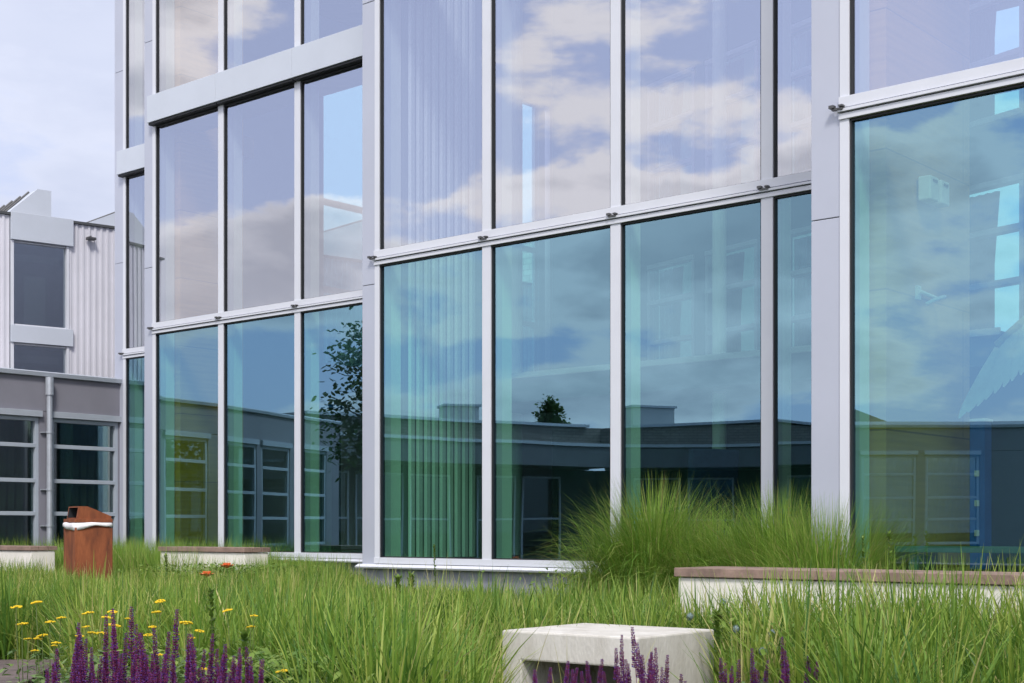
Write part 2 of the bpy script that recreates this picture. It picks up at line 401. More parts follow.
mb.build('rear_wall',['slate_in'],GB)
for a,c in wins:
    for z0,z1 in ((2.98,4.66),(5.3,7.2)):
        mb=MB(); h=(z1-z0)/3
        for k in range(4): mb.box(FB,a+.001,c-.001,-.12,.02,z0+.001+k*h-(.05 if k==3 else 0),z0+k*h+.06-(.05 if k==3 else 0))
        for xx in (a+.001,c-.051): mb.box(FB,xx,xx+.05,-.11,.01,z0+.07,z1-.06)
        w=mb.build('rear_window',['panel'],GB)
        mb=MB(); mb.box(FB,a+.002,c-.002,-.08,-.07,z0+.002,z1-.002); mb.build('pane',['glass_back'],w)
    # gathered curtain in each window, pulled to one side
        mb=MB(); n=14; pts=[]
        xs=[a+.08+.42*k/n for k in range(n+1)]
        vs=[]; 
        for k,xx in enumerate(xs):
            for z in (z0+.08,(z0+z1)/2,z1-.07):
                vs.append(FB(xx+(.07 if z==z1-.07 else 0)*k/n, -.15+.02*math.sin(k*2.1), z))
        vs2=[(p[0]+.004,p[1]+.004,p[2]) for p in vs]; nn=len(vs)
        fs=[(3*k+j,3*k+3+j,3*k+4+j,3*k+1+j) for k in range(n) for j in range(2)]
        mb.add(vs+vs2,fs+[tuple(reversed([i+nn for i in f])) for f in fs]); mb.build('curtain_or_reflection',['dark_in'],w)
mb=MB(); mb.box(F,-3.32,-3.12,-14.8,-6.95,.6,TOP-.13); mb.box(F,-9.0,-3.33,-14.95,-14.8,.6,TOP-.13); mb.box(F,5.9,12.1,-6.2,-6.0,.6,3.2);mb.box(F,5.9,12.1,-6.2,-6.0,5.4,TOP-.13); mb.box(F,12.05,12.18,-6.1,1.3,.6,TOP-.13)
mb.build('inner_wall',['plaster'],GB)
# mezzanine slab with balustrade panel, and round columns
mb=MB(); mb.box(F,-3.0,5.0,-5.3,-3.75,2.60,2.94); mb.build('mezzanine',['slate_in'],GB)
mb=MB(); mb.box(F,-3.0,5.0,-3.74,-3.70,2.90,2.97); mb.build('mezzanine_edge',['plaster'],GB)
for u,t,r in ((1.33,-4.35,.085),(-2.6,-5.2,.10),(-5.0,-10.4,.12),(4.1,-4.2,.09)):
    mb=MB(); c=F(u,t,0); mb.tube([(c[0],c[1],.6),(c[0],c[1],TOP-.12)],r,16); mb.build('inner_column',['fin'],GB,smooth=False)
# recessed ceiling lamps (lit)
def emis(name,col,s):
    m,nt,out=new_mat(name); e=nt.nodes.new('ShaderNodeEmission'); e.inputs[0].default_value=(*col,1); e.inputs[1].default_value=s; L(nt,e.outputs[0],out.inputs[0]); return m
M['lamp']=emis('lamp_glow',(1,.93,.8),1.0)
lamps=[((-8.2,-6.0,TOP-.2),'small lit ceiling lamp glowing behind the top floor glass'),((2.0,-3.0,8.8),'small lit ceiling lamp seen high in the middle bay')]
for (u,t,z),lab in lamps:
    c=F(u,t,z); th=thing('ceiling_lamp',c,lab,'lamp','lamps inside the glass building')
    mb=MB(); G=frame(c[:2],DU,DT); mb.box(G,-.12,.12,-.05,.05,z,z+.05); mb.box(G,-.01,.01,-.01,.01,z+.05,z+.16); mb.build('lamp_housing',['white_in'],th,bevel=.004)
    mb=MB(); mb.box(G,-.10,.10,-.035,.035,z-.012,z-.001); mb.build('lamp_diffuser',['lamp'],th)

# things inside, seen through the glass
o=thing('blue_door_post',F(5.72,-1.4,.6),'tall bright blue lacquered post standing inside behind the right-hand glass','post')
mb=MB(); mb.box(F,5.66,5.79,-1.55,-1.40,.62,1.86); mb.build('post',['blue'],o,bevel=.006)
mb=MB(); mb.box(F,5.65,5.80,-1.56,-1.39,1.861,1.885); mb.build('cap',['white_in'],o,bevel=.004)
mb=MB(); mb.box(F,5.62,5.83,-1.59,-1.36,.601,.619); mb.build('foot_plate',['bracket'],o)
for z in (.9,1.15,1.4): 
    mb=MB(); mb.box(F,5.705,5.745,-1.399,-1.39,z,z+.05); mb.build('hole_plate',['white_in'],o)
o=thing('blue_panel_post',F(-5.2,-4.2,.6),'dark blue full-height post inside behind the left bay glass','post')
mb=MB(); mb.box(F,-5.4,-5.15,-4.2,-4.0,.62,2.75); mb.build('post',['slate_in'],o,bevel=.01)
mb=MB(); mb.box(F,-5.44,-5.11,-4.24,-3.96,.601,.619); mb.build('foot_plate',['bracket'],o)
mb=MB(); mb.box(F,-5.42,-5.13,-4.22,-3.98,2.751,2.80); mb.build('cap',['blue'],o)
# wall speaker pair + wall hook lamp on the plywood lining (right bay)
o=thing('wall_speaker',F(6.2,.7,3.3),'pair of small white wall speakers fixed to the timber lining behind the right-hand glass','speaker')
for a in (.68,.50):
    mb=MB(); mb.box(F,6.215,6.31,a,a+.14,3.25,3.42); mb.build('cabinet',['white_in'],o,bevel=.01)
    mb=MB(); mb.box(F,6.311,6.316,a+.035,a+.105,3.38,3.395); mb.build('slot',['gasket'],o)
mb=MB(); mb.box(F,6.197,6.214,.52,.80,3.28,3.40); mb.build('bracket',['bracket'],o)
o=thing('wall_hook_lamp',F(6.2,.8,2.6),'white swan-neck wall fitting on the timber lining below the speakers','wall light')
mb=MB(); mb.box(F,6.197,6.22,.77,.83,2.56,2.66); mb.build('back_plate',['white_in'],o,bevel=.004)
mb=MB(); pts=[F(6.22,.8,2.62)]+[F(6.23+.1*math.sin(a),.8-.13-.13*math.cos(a)*1.,2.60+.03*math.sin(a)-.03*a) for a in [k*.35 for k in range(9)]]
mb.tube(pts,.014,8); mb.build('arm',['white_in'],o,smooth=True)
# large hanging feathered wing
o=thing('hanging_wing',F(7.2,.2,2.6),'large pale feathered wing sculpture hanging inside behind the right-hand glass','sculpture')
def wing(base, tip, a0, a1, name, th0):
    mb=MB(); n=18
    for k in range(n):
        s_=k/(n-1); p0=base.lerp(tip,s_)+Vector((0,0,.10*math.sin(math.pi*s_))); ang=R(a0+(a1-a0)*s_); ln=.34+.22*s_
        d=Vector((math.cos(ang),0,math.sin(ang))); w=Vector((-d.z,0,d.x))
        prof=[(0,.02),(.3,.034),(.7,.036),(.9,.024),(1,.006)]; vs=[]
        for q,hw in prof:
            for sg in (-1,1):
                for th in (-.002,.002):
                    p=p0+d*ln*q+w*hw*sg; vs.append(F(6.86+p.x,.25+th0+th+.006*(k%3)+.05*q*q,p.z))
        fs=[]
        for q in range(4):
            b0=4*q; fs += [(b0,b0+2,b0+6,b0+4),(b0+1,b0+5,b0+7,b0+3),(b0,b0+4,b0+5,b0+1),(b0+2,b0+3,b0+7,b0+6)]
        mb.add(vs,fs)
    mb.build(name,['feather'],o)
wing(Vector((.35,0,2.62)),Vector((-.30,0,2.25)),-75,-118,'feathers',0); wing(Vector((.35,0,2.55)),Vector((1.0,0,2.35)),-110,-50,'feathers',-.12)
mb=MB(); mb.tube([F(6.55,.25,2.27),F(6.9,.25,2.55),F(7.21,.2,2.64),F(7.5,.15,2.56),F(7.86,.13,2.36)],.03,8); mb.build('wing_bone',['feather'],o,smooth=True)
mb=MB(); mb.tube([F(7.21,.2,2.66),F(7.21,.2,TOP-.13)],.004,5); mb.build('cord',['bracket'],o)
# low green ledge in the right bay
o=thing('window_ledge_bench',F(6.5,1.0,.6),'low green-grey bench inside at the foot of the right-hand glass','bench')
mb=MB(); mb.box(F,6.21,7.3,.78,1.18,.80,.84); mb.build('seat',['greenledge'],o,bevel=.004)
for u in (6.3,7.15):
    mb=MB(); mb.box(F,u,u+.06,.82,1.14,.601,.799); mb.build('leg',['greenledge'],o)
# armchairs inside
def chair(u,t,rz,label):
    c=F(u,t,.6); o=thing('armchair',c,label,'chair','blue chairs inside the glass building')
    ca,sa=math.cos(rz),math.sin(rz); G=frame(c[:2],(ca,sa),(-sa,ca))
    mb=MB(); mb.box(G,-.28,.28,-.28,.26,.95,1.06); mb.build('seat',['chair_blue'],o,bevel=.03)
    mb=MB(); mb.extr(G,[(-.36,1.0),(-.29,1.0),(-.33,1.75),(-.42,1.75)],-.29,.29); mb.build('backrest',['chair_blue'],o,bevel=.025)
    for s in (-1,1):
        mb=MB(); mb.box(G,s*.33-.035,s*.33+.035,-.28,.22,1.12,1.2); mb.box(G,s*.33-.02,s*.33+.02,.1,.14,.97,1.119); mb.build('armrest',['chair_blue'],o,bevel=.01)
    for sx in (-.22,.22):
        for sy in (-.2,.2):
            mb=MB(); q=G(sx,sy,0); mb.tube([(q[0],q[1],.601),(q[0],q[1],.95)],.016,6); mb.build('leg',['bracket'],o)
chair(2.55,-1.9,.5,'navy high-backed armchair just behind the third pane of the middle bay')
chair(4.35,-2.2,-.4,'navy armchair behind the narrow pane beside the right-hand pillar')
chair(-3.0,-4.3,2.0,'navy armchair in the dark room behind the left bay glass')
chair(-4.3,-5.2,1.0,'navy armchair deep behind the middle pane of the left bay')
# small poster frame hanging in lower C pane 3
o=thing('white_stool',F(1.1,-3.2,.6),'small white stool on the floor behind the third pane of the middle bay','stool')
mb=MB(); c=F(1.1,-3.2,0); mb.tube([(c[0],c[1],1.05),(c[0],c[1],1.09)],.17,16); mb.build('seat',['white_in'],o)
for k in range(4):
    a=k*math.pi/2+.4; mb=MB(); mb.tube([(c[0]+.12*math.cos(a),c[1]+.12*math.sin(a),1.05),(c[0]+.19*math.cos(a),c[1]+.19*math.sin(a),.601)],.011,6); mb.build('leg',['white_in'],o)

# ------------------------------------------------------------------ LOW WINGS round the court
def seg_frames(pts):
    out=[]
    for a,b in zip(pts[:-1],pts[1:]):
        d=Vector((b[0]-a[0],b[1]-a[1])); Ln=d.length; d.normalize(); n=Vector((-d.y,d.x))
        out.append((frame(a,d,n),Ln,d,n))
    return out
def low_wing(root, pts, curt=(), ztop=3.36, depth=7.0, first=0, ph0=.04):
    for si,(G,Ln,d,n) in enumerate(seg_frames(pts)):
        e=.003*si
        mb=MB(); mb.box(G,0,Ln,-.25,0,2.76+e,3.28); mb.build('wall',['steelgrey'],root)
        mb=MB(); mb.extr(G,[(-.30,3.281+e),(.055,3.281+e),(.065,3.345),(.02,ztop+e),(-.30,ztop+e)],-.01,Ln+.01); mb.build('parapet_cap',['cap'],root,bevel=.003)
        mb=MB(); mb.box(G,0,Ln,-depth,-.31,3.15,3.22+e); mb.box(G,.1,Ln-.1,-3.0,-2.9,.2,3.14); mb.build('roof',['roofsheet'],root)
        x=ph0 if si==0 else .1; pitch=1.40
        piers=[]; last=0
        while x+1.2<=Ln+.01:
            piers.append((last,x)); w0,w1=x,x+1.2
            z0,z1=.62,2.66
            mb=MB(); f=.06
            mb.box(G,w0,w0+f,-.14,-.02,z0,z1); mb.box(G,w1-f,w1,-.14,-.02,z0,z1)
            for zb in (z0,1.17,1.67,2.20,z1-f):
                mb.box(G,w0+f,w1-f,-.13,-.015,zb,zb+f)
            w=mb.build('window',['winframe'],root,bevel=.004)
            mb=MB(); mb.box(G,w0+f+.001,w1-f-.001,-.085,-.07,z0+f,z1-f); mb.build('pane',['glass_wing'],w)
            mb=MB(); mb.box(G,w0-.03,w1+.03,-.1,.05,z1+.005,2.757+e); mb.build('drip_ledge',['cap'],w,bevel=.003)
            # pleated curtain behind
            mb=MB(); vs=[]; nn=40
            for k in range(nn+1):
                xx=w0+.02+1.16*k/nn
                for z in (z0,z1): vs.append(G(xx,-.42+.035*math.sin(k*1.3),z))
            vs += [(p[0]-n.x*.006,p[1]-n.y*.006,p[2]) for p in vs]; m2=2*(nn+1)
            fs=[(2*k,2*k+2,2*k+3,2*k+1) for k in range(nn)]; mb.add(vs,fs+[tuple(reversed([i+m2 for i in q])) for q in fs])
            mb.build('curtain_or_reflection',['curtain_or_reflection'],w)
            last=w1; x+=pitch
        piers.append((last,Ln))
        mb=MB()
        for a,c in piers:
            if c-a>.01: mb.box(G,a+.001,c-.001,-.25,-.004,.55,2.755)
        mb.box(G,0,Ln,-.25,-.006,-.2,.549)
        mb.box(G,0,Ln,-.25,-.15,2.661,2.756)
        mb.build('pier_wall',['steelgrey'],root)
W0=F(-8.95,-2.94,0)[:2]; W1=F(-8.95,-.25,0)[:2]
LW=thing('low_wing',(W0[0],W0[1],0),'low grey rendered wing with barred grid windows left of the glass building','building')
low_wing(LW,[W0,W1,(-11.1,20.2),(-12.5,19.15),(-15.1,17.75),(-16.75,16.8)],ph0=.02)
# downpipe on the pier between the two visible windows
G=frame(W0,DT,DU)
mb=MB(); c=G(1.30,.085,0); 
mb.tube([(c[0],c[1],.25),(c[0],c[1],3.02)],.045,12); mb.build('downpipe',['pipe'],LW,smooth=False)
mb=MB(); mb.tube([(c[0],c[1],3.0),(c[0],c[1],3.27)],.062,12); mb.build('pipe_collector',['pipe'],LW)
for z in (1.0,1.55,2.42):
    mb=MB(); mb.tube([(c[0],c[1],z),(c[0],c[1],z+.03)],.056,12); mb.box(G,1.19,1.41,.004,.04,z+.005,z+.022); mb.build('pipe_clamp',['pipe'],LW)

# canopy wing opposite (seen mirrored in the glass)
CW=thing('canopy_wing',(-19.3,13.4,0),'long low brick wing with a projecting grey canopy, mirrored in the middle bay glass','building')
cp=[(-16.75,16.8),(-19.3,13.4),(-21.0,10.4),(-22.6,7.2),(-21.35,3.7),(-19.5,.6)]
ridge=[(3.60,3.62),(3.62,3.63),(3.63,3.64),(3.64,3.80),(3.80,3.30)]
for si,(G,Ln,d,n) in enumerate(seg_frames(cp)):
    e=.003*si
    mb=MB(); mb.box(G,-.01,Ln+.01,-1.6,0,2.55+e,3.06-e); mb.box(G,-.45,Ln+.45,-2.1,-1.601,2.55+e,3.055-e); mb.build('canopy',['canopygrey'],CW)
    mb=MB(); mb.box(G,-.01,Ln+.01,-1.6,.04,3.062+e,3.14+e); mb.build('canopy_edge',['cap'],CW)
    z0,z1=ridge[si]
    mb=MB(); b0,b1=-1.9,-1.2
    qq=.55; b1=b1-e; z0-=e; z1-=e
    mb.hexa([G(-qq,b0-5,3.15-e),G(Ln+qq,b0-5,3.15-e),G(Ln+qq,b1,3.15-e),G(-qq,b1,3.15-e),G(-qq,b0-5,z0),G(Ln+qq,b0-5,z1),G(Ln+qq,b1,z1),G(-qq,b1,z0)])
    P=Vector((G(0,0,0)[0],G(0,0,0)[1]))
    mb.build('brick_upper_wall',['brick'],CW,uvF=lambda c,d=d,P=P:((c.x-P.x)*d.x+(c.y-P.y)*d.y,c.z))
    mb=MB(); mb.hexa([G(-.05,b0-5.1,z0+.01),G(Ln+.05,b0-5.1,z1+.01),G(Ln+.05,b1+.1,z1+.01),G(-.05,b1+.1,z0+.01),G(-.05,b0-5.1,z0+.08),G(Ln+.05,b0-5.1,z1+.08),G(Ln+.05,b1+.1,z1+.08),G(-.05,b1+.1,z0+.08)])
    mb.build('roof_edge',['cap'],CW)
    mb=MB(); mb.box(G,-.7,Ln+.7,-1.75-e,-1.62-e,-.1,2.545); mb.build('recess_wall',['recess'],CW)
    x=.3
    while x+1.3<Ln:
        mb=MB()
        for zb in (.15,1.2,2.3): mb.box(G,x,x+1.25,-1.61,-1.56,zb,zb+.05)
        for xx in (x,x+1.2): mb.box(G,xx,xx+.05,-1.61,-1.555,.2,2.3)
        w=mb.build('window',['panel'],CW)
        mb=MB(); mb.box(G,x+.05,x+1.2,-1.6,-1.59,.2,2.3); mb.build('pane',['glass_dim'],w)
        x+=1.45
def roofbox(x,y,z,label,w=1.2):
    o=thing('roof_vent',(x,y,z),label,'vent','vents on the canopy wing roof')
    G=frame((x,y),(.1,1),(1,-.1))
    mb=MB(); mb.box(G,-w/2,w/2,-.4,.4,z-.2,z+.42); mb.build('housing',['plaster'],o,bevel=.02)
    mb=MB(); mb.box(G,-w/2-.05,w/2+.05,-.45,.45,z+.421,z+.48); mb.build('cap',['cap'],o)
roofbox(-25.0,11.0,3.85,'pale box vent on the wing roof mirrored behind the blinds',.9)
roofbox(-24.6,5.8,3.85,'box vent on the wing roof mirrored in the third pane of the middle bay')
# far wing closing the court on the right of the mirror image
RW=thing('court_end_wing',(-19.0,-1.2,0),'flat-roofed grey wing with barred windows mirrored in the right-hand glass','building')
low_wing(RW,[(-19.5,.6),(-18.6,-3.2),(-17.6,-7.5),(-14.5,-11.5)],ztop=3.42,ph0=.3)
HB=thing('hip_roof_house',(-33,-4,0),'house with a dark hipped roof mirrored at the left edge of the right-hand glass','house')
mb=MB(); mb.prism([(-37,-6.8),(-30.5,-6.8),(-30.5,-1.8),(-37,-1.8)],-.1,3.5); mb.build('wall',['brick'],HB,uvF=lambda c:(c.x+c.y,c.z))
mb=MB(); mb.add([(-37.4,-7.2,3.51),(-30.1,-7.2,3.51),(-30.1,-1.4,3.51),(-37.4,-1.4,3.51),(-33.7,-4.8,5.2),(-33.7,-3.8,5.2)],[(0,3,2,1),(0,1,4),(1,2,5,4),(2,3,5),(3,0,4,5)]); mb.build('roof',['dark_in'],HB)
for y in (-6.2,-4.6,-3.1):
    mb=MB(); G=frame((-30.5,y),(0,1),(1,0)); mb.box(G,0,1.1,.0,.04,1,2.4); w=mb.build('window',['winframe'],HB)
    mb=MB(); mb.box(G,.07,1.03,.041,.05,1.07,2.33); mb.build('pane',['glass_wing'],w)

# ------------------------------------------------------------------ CLAD BUILDING behind the low wing
e2=Vector((.791,.612)); n2=Vector((.612,-.791)); K=frame((-7.2,26.0),e2,n2)
CB=thing('corrugated_building',(-7.2,26,0),'pale corrugated metal building with saw-tooth roof behind the low grey wing','building')
def sx(x):
    r=(x-512)/1422.; return (r*26+7.2)/(.791-.612*r)
w0,w1=sx(13.5),sx(67)
def corrugate(s0,s1,z0,z1,name='corrugated_wall'):
    mb=MB(); x=s0; p=.115
    while x<s1-.001:
        q=min(p,s1-x)
        mb.extr(lambda a,b,z:K(z,b,a),[(-.02,x),(0,x+.005),(0,x+q*.38),(-.035,x+q*.5),(-.035,x+q*.9),(-.02,x+q-.0005)],z0,z1)
        x+=p
    mb.box(K,s0,s1,-.2,-.045,z0,z1)
    return mb.build(name,['corr'],CB)
def ztop(s): return 6.45
corrugate(w1+.04,10.2,0,6.44); corrugate(-9,w0-.06,0,6.44)
mb=MB(); mb.box(K,-9.05,10.25,-.22,.03,6.445,6.49); mb.build('roof_edge',['groove'],CB)
mb=MB(); mb.box(K,w0-.06,w1+.04,-.2,-.05,0,3.0); mb.build('lower_wall',['corr'],CB)
mb=MB(); mb.box(K,w0-.055,w1+.10,-.04,.06,6.02,6.50); mb.build('spandrel',['spandrel'],CB,bevel=.004)
mb=MB(); mb.box(K,w0-.055,w1+.10,-.04,.05,4.23,4.53); mb.build('spandrel',['spandrel'],CB,bevel=.004)
for z0,z1 in ((4.535,6.015),(3.001,4.225)):
    mb=MB(); mb.box(K,w0-.05,w0,-.12,.02,z0,z1); mb.box(K,w1-.01,w1+.035,-.12,.02,z0,z1); mb.box(K,w0,w1-.01,-.1,-.03,z1-.03,z1-.001); mb.box(K,w0,w1-.01,-.1,-.03,z0+.001,z0+.025)
    w=mb.build('window',['alu'],CB)
    mb=MB(); mb.box(K,w0,w1-.01,-.075,-.06,z0+.025,z1-.03); mb.build('pane',['glass_clad'],w)
    mb=MB(); mb.box(K,w0+.28,w0+.66,-.30,-.28,z0+.03,z1-.55); mb.box(K,w0+.02,w1-.03,-.34,-.31,z1-.30,z1-.17); mb.build('curtain_or_reflection',['white_in'],w)  # white panels added to imitate pale bands of reflection in the glass
mb=MB(); mb.box(K,-9,10.2,-1.4,-1.3,0,6.4); mb.box(K,-9,10.2,-1.29,-.21,4.28,4.40); mb.build('inner_wall',['plaster'],CB)
mb=MB(); mb.box(K,-9,10.2,-9,-.23,6.40,6.442); mb.build('roof',['roofsheet'],CB)
# saw-tooth monitors
def monitor(s0,s1,b0,h):
    Q=lambda s,b,z:K(s,b,z)
    mb=MB()
    mb.hexa([Q(s0,b0-6,6.45),Q(s1,b0-6,6.45),Q(s1,b0,6.45),Q(s0,b0,6.45),Q(s1-.25,b0-6,6.45+h),Q(s1,b0-6,6.45+h),Q(s1,b0,6.45+h),Q(s1-.25,b0,6.45+h)])
    mb.build('roof_monitor',['spandrel'],CB)
    mb=MB(); x=b0-.4
    while x>b0-5.8:
        a=Vector(Q(s0+.02,x,6.47)); c=Vector(Q(s1-.27,x,6.47+h)); mb.tube([a,c],.018,4); x-=.45
    mb.build('standing_seam',['bracket'],CB)
monitor(-1.98,-1.02,-.6,.66); monitor(-3.6,-1.35,-2.6,.78); monitor(-6.6,-5.3,-.6,.80)
monitor(-.72,1.9,-.9,1.15); monitor(3.0,6.5,-.9,1.25); monitor(7,10,-.9,1.5)
# floodlight under the eave
FLt=thing('floodlight',K(-.55,.05,6.2),'small dark floodlight under the eave of the corrugated building','floodlight')
mb=MB(); mb.box(K,-.62,-.46,.02,.13,6.17,6.22); mb.build('lamp_head',['bracket'],FLt,bevel=.01)
mb=MB(); mb.tube([K(-.54,-.0,6.24),K(-.54,.08,6.24),K(-.54,.08,6.2)],.012,6); mb.build('bracket',['bracket'],FLt)

# pale tiled building behind, glimpsed right through the rooms
TB=thing('tiled_building',(2.,36,0),'pale tiled building with window bands glimpsed through the upper rooms','building')
T2=frame(F(-16.5,-20,0)[:2],(DU[0],DU[1]),(DT[0],DT[1]))
mb=MB(); mb.box(T2,-6,4,-8,0,-.1,9.0); mb.build('wall',['tilewall'],TB,uvF=lambda c:((c.x)*DU[0]+(c.y)*DU[1],c.z))
for z in (4.6,6.6):
    for k in range(4):
        mb=MB(); mb.box(T2,-5+k*2.2,-3.6+k*2.2,.0,.05,z,z+1.1); w=mb.build('window',['alu'],TB)
        mb=MB(); mb.box(T2,-4.93+k*2.2,-3.67+k*2.2,.051,.06,z+.07,z+1.03); mb.build('pane',['glass_wing'],w)
mb=MB(); mb.box(T2,-6.1,4.1,-8.1,.1,9.01,9.15); mb.build('roof',['cap'],TB)

# ------------------------------------------------------------------ GROUND
xs=np.concatenate([np.linspace(-400,-30,12),np.linspace(-28,28,57),np.linspace(30,400,12)])
ys=np.concatenate([np.linspace(-400,-22,10),np.linspace(-20,60,81),np.linspace(62,420,10)])
vs=[(x,y,float(ground_z(x,y))) for y in ys for x in xs]; nx=len(xs)
fs=[(j*nx+i,j*nx+i+1,(j+1)*nx+i+1,(j+1)*nx+i) for j in range(len(ys)-1) for i in range(nx-1)]
mb=MB(); mb.add(vs,fs); g=mb.build('ground',['soil'],smooth=True); tag(g,None,None,None,'structure')
# boardwalk at lower left
mb=MB(); D=frame((-2.80,8.1),(.985,.17),(-.17,.985))
for k in range(11):
    mb.box(D,-9,.02+random.uniform(-.02,.02),k*.145,k*.145+.137,.03,.075)
mb.box(D,-9,-.05,.0,1.58,-.05,.028)
bw=mb.build('boardwalk',['deckwood'],bevel=.004); tag(bw,None,None,None,'structure')

# ------------------------------------------------------------------ BENCHES
def wall_bench(t0,t1,u0,u1,zt,label,joints=(),mode='plain'):
    c=F((u0+u1)/2,(t0+t1)/2,0); gz=float(ground_z(*c[:2]))
    o=thing('concrete_bench',(c[0],c[1],gz),label,'bench','white concrete wall benches by the glass building')
    mb=MB(); mb.box(F,u0,u1,t0,t1,gz-.25,zt-.06); mb.build('base',['benchwhite'],o,bevel=.012)
    xs=[u0]+list(joints)+[u1]; nb=3; w=(t1-t0+.05)/nb
    for a,b in zip(xs[:-1],xs[1:]):
        for k in range(nb):
            mb=MB(); mb.box(F,a+.004-(.02 if a==u0 else 0),b-.004+(.02 if b==u1 else 0),t0-.025+k*w+.004,t0-.025+(k+1)*w-.004,zt-.055,zt); mb.build('seat_board',['wood'],o,bevel=.004)
wall_bench(-.65,-.30,-4.19,-2.55,.745,'white concrete bench with a brown plank seat in front of the left bay glass')
wall_bench(-.05,.30,-8.6,-6.13,.74,'white concrete bench with a brown plank seat at the left edge of the photo')
wall_bench(2.35,2.80,5.54,9.5,.715,'long white concrete bench with plank seat in front of the right-hand glass',joints=(6.95,8.4))
# foreground hollow concrete block
A=Vector((-.0515,7.11)); Bp=Vector((.584,6.61)); C=Vector((1.027,7.16))
a1=(Bp-A).normalized(); Lw=(Bp-A).length; b1=Vector((-a1.y,a1.x)); Dp=(C-Bp).length
H=frame(A,a1,b1)
cb=thing('concrete_block_seat',(A.x+.5,A.y+.1,0),'hollow pale cast-concrete cube seat in the foreground grass','seat')
mb=MB(); zt=.45; th=.125
mb.box(H,0,Lw,0,Dp,zt-.145,zt); 
mb.box(H,0,th,0,Dp,-.06,zt-.1455); mb.box(H,Lw-.115,Lw,0,Dp,-.06,zt-.1455); mb.box(H,th,Lw-.115,Dp-.12,Dp,-.06,zt-.1455)
# one watertight shell: outer box minus pocket
mb=MB()
x0,x1,xa,xb=0,Lw,th,Lw-.115; zb=zt-.145; z0=-.06; yb=Dp-.12
V=lambda x,y,z:H(x,y,z)
vs=[V(x0,0,z0),V(x1,0,z0),V(x1,0,zt),V(x0,0,zt),V(xa,0,z0),V(xb,0,z0),V(xb,0,zb),V(xa,0,zb),
    V(x0,Dp,z0),V(x1,Dp,z0),V(x1,Dp,zt),V(x0,Dp,zt),V(xa+.02,yb,z0),V(xb-.02,yb,z0),V(xb-.02,yb,zb-.02),V(xa+.02,yb,zb-.02)]
fs=[(0,4,7,3),(7,6,2,3),(5,1,2,6),(3,2,10,11),(1,9,10,2),(8,0,3,11),(9,8,11,10),(4,12,15,7),(13,5,6,14),(7,15,14,6),(12,13,14,15)]
mb.add(vs,fs); mb.build('shell',['concrete'],cb,bevel=.009)

# ------------------------------------------------------------------ RUSTY BIN
bx,by=-4.62,15.5; bz=float(ground_z(bx,by))
RB=thing('litter_bin',(bx,by,bz),'rusty weathering-steel litter bin with slanted hood and white bag rim','bin')
ang=R(-33); G0=frame((bx,by),(math.cos(ang),math.sin(ang)),(-math.sin(ang),math.cos(ang)))
# photo: narrow left face, broad right face -> turn
ang=R(34); G0=frame((bx,by),(math.cos(ang),math.sin(ang)),(-math.sin(ang),math.cos(ang)))
w,dp=.205,.205; zt=1.03
mb=MB(); mb.box(G0,-w,w,-dp,dp,bz-.05,zt-.055); mb.build('body',['rust'],RB,bevel=.006)
mb=MB(); mb.box(G0,-w,w,-dp,dp,zt,zt+.04); mb.build('hood_base',['rust'],RB,bevel=.004)
mb=MB()   # hood: opening to the left/front, slope down to the right
h0=zt+.041; h1=zt+.175
mb.add([G0(-w+.03,-dp+.02,h0),G0(w-.01,-dp+.02,h0),G0(w-.01,dp-.02,h0),G0(-w+.03,dp-.02,h0),
        G0(-w+.05,-dp+.02,h1),G0(-w+.14,-dp+.02,h1),G0(-w+.14,dp-.02,h1),G0(-w+.05,dp-.02,h1),G0(w-.01,-dp+.02,h0+.03),G0(w-.01,dp-.02,h0+.03)],
       [(0,3,2,1),(4,5,6,7),(5,8,9,6),(1,2,9,8),(0,1,8,5,4),(3,7,6,9,2)])
mb.add([G0(-w+.0285,-dp+.05,h0+.012),G0(-w+.0285,dp-.05,h0+.012),G0(-w+.0465,dp-.05,h1-.012),G0(-w+.0465,-dp+.05,h1-.012),
        G0(w-.12,-dp+.05,h0+.012),G0(w-.12,dp-.05,h0+.012),G0(-w+.15,dp-.05,h1-.014),G0(-w+.15,-dp+.05,h1-.014)],
       [(0,4,5,1),(1,5,6,2),(2,6,7,3),(3,7,4,0),(4,7,6,5)],1)
mb.add([G0(-w+.03,-dp+.02,h0),G0(-w+.03,dp-.02,h0),G0(-w+.05,dp-.02,h1),G0(-w+.05,-dp+.02,h1),
        G0(-w+.0285,-dp+.05,h0+.012),G0(-w+.0285,dp-.05,h0+.012),G0(-w+.0465,dp-.05,h1-.012),G0(-w+.0465,-dp+.05,h1-.012)],
       [(0,4,5,1),(1,5,6,2),(2,6,7,3),(3,7,4,0)])
mb.build('hood',['rust','gasket'],RB)
mb=MB(); n=36
ring=[]
def rr(a,off):
    c,s_=math.cos(a),math.sin(a); k=1/max(abs(c)/(w+off),abs(s_)/(dp+off)); return c*k,s_*k
for k in range(n):
    a=2*math.pi*k/n+.02; wob=.010*math.sin(3*a)+.004*math.sin(7*a+1)
    dz=.016+.05*max(0,math.cos(a-R(205)))**3+.008*math.sin(5*a)
    for off,z in ((.005,zt-.004+wob*.4),(.009+wob*.35,zt-.008),(.011+wob*.6,zt-.012-dz*.5),(.010+wob*.6,zt-.02-dz)):
        x,y=rr(a,off); ring.append(G0(x,y,z))
fs=[(4*k+j,4*((k+1)%n)+j,4*((k+1)%n)+j+1,4*k+j+1) for k in range(n) for j in range(3)]
mb.add(ring,fs); o=mb.build('bag_rim',['bag'],RB,smooth=True)
sm=o.modifiers.new('thick','SOLIDIFY'); sm.thickness=.004
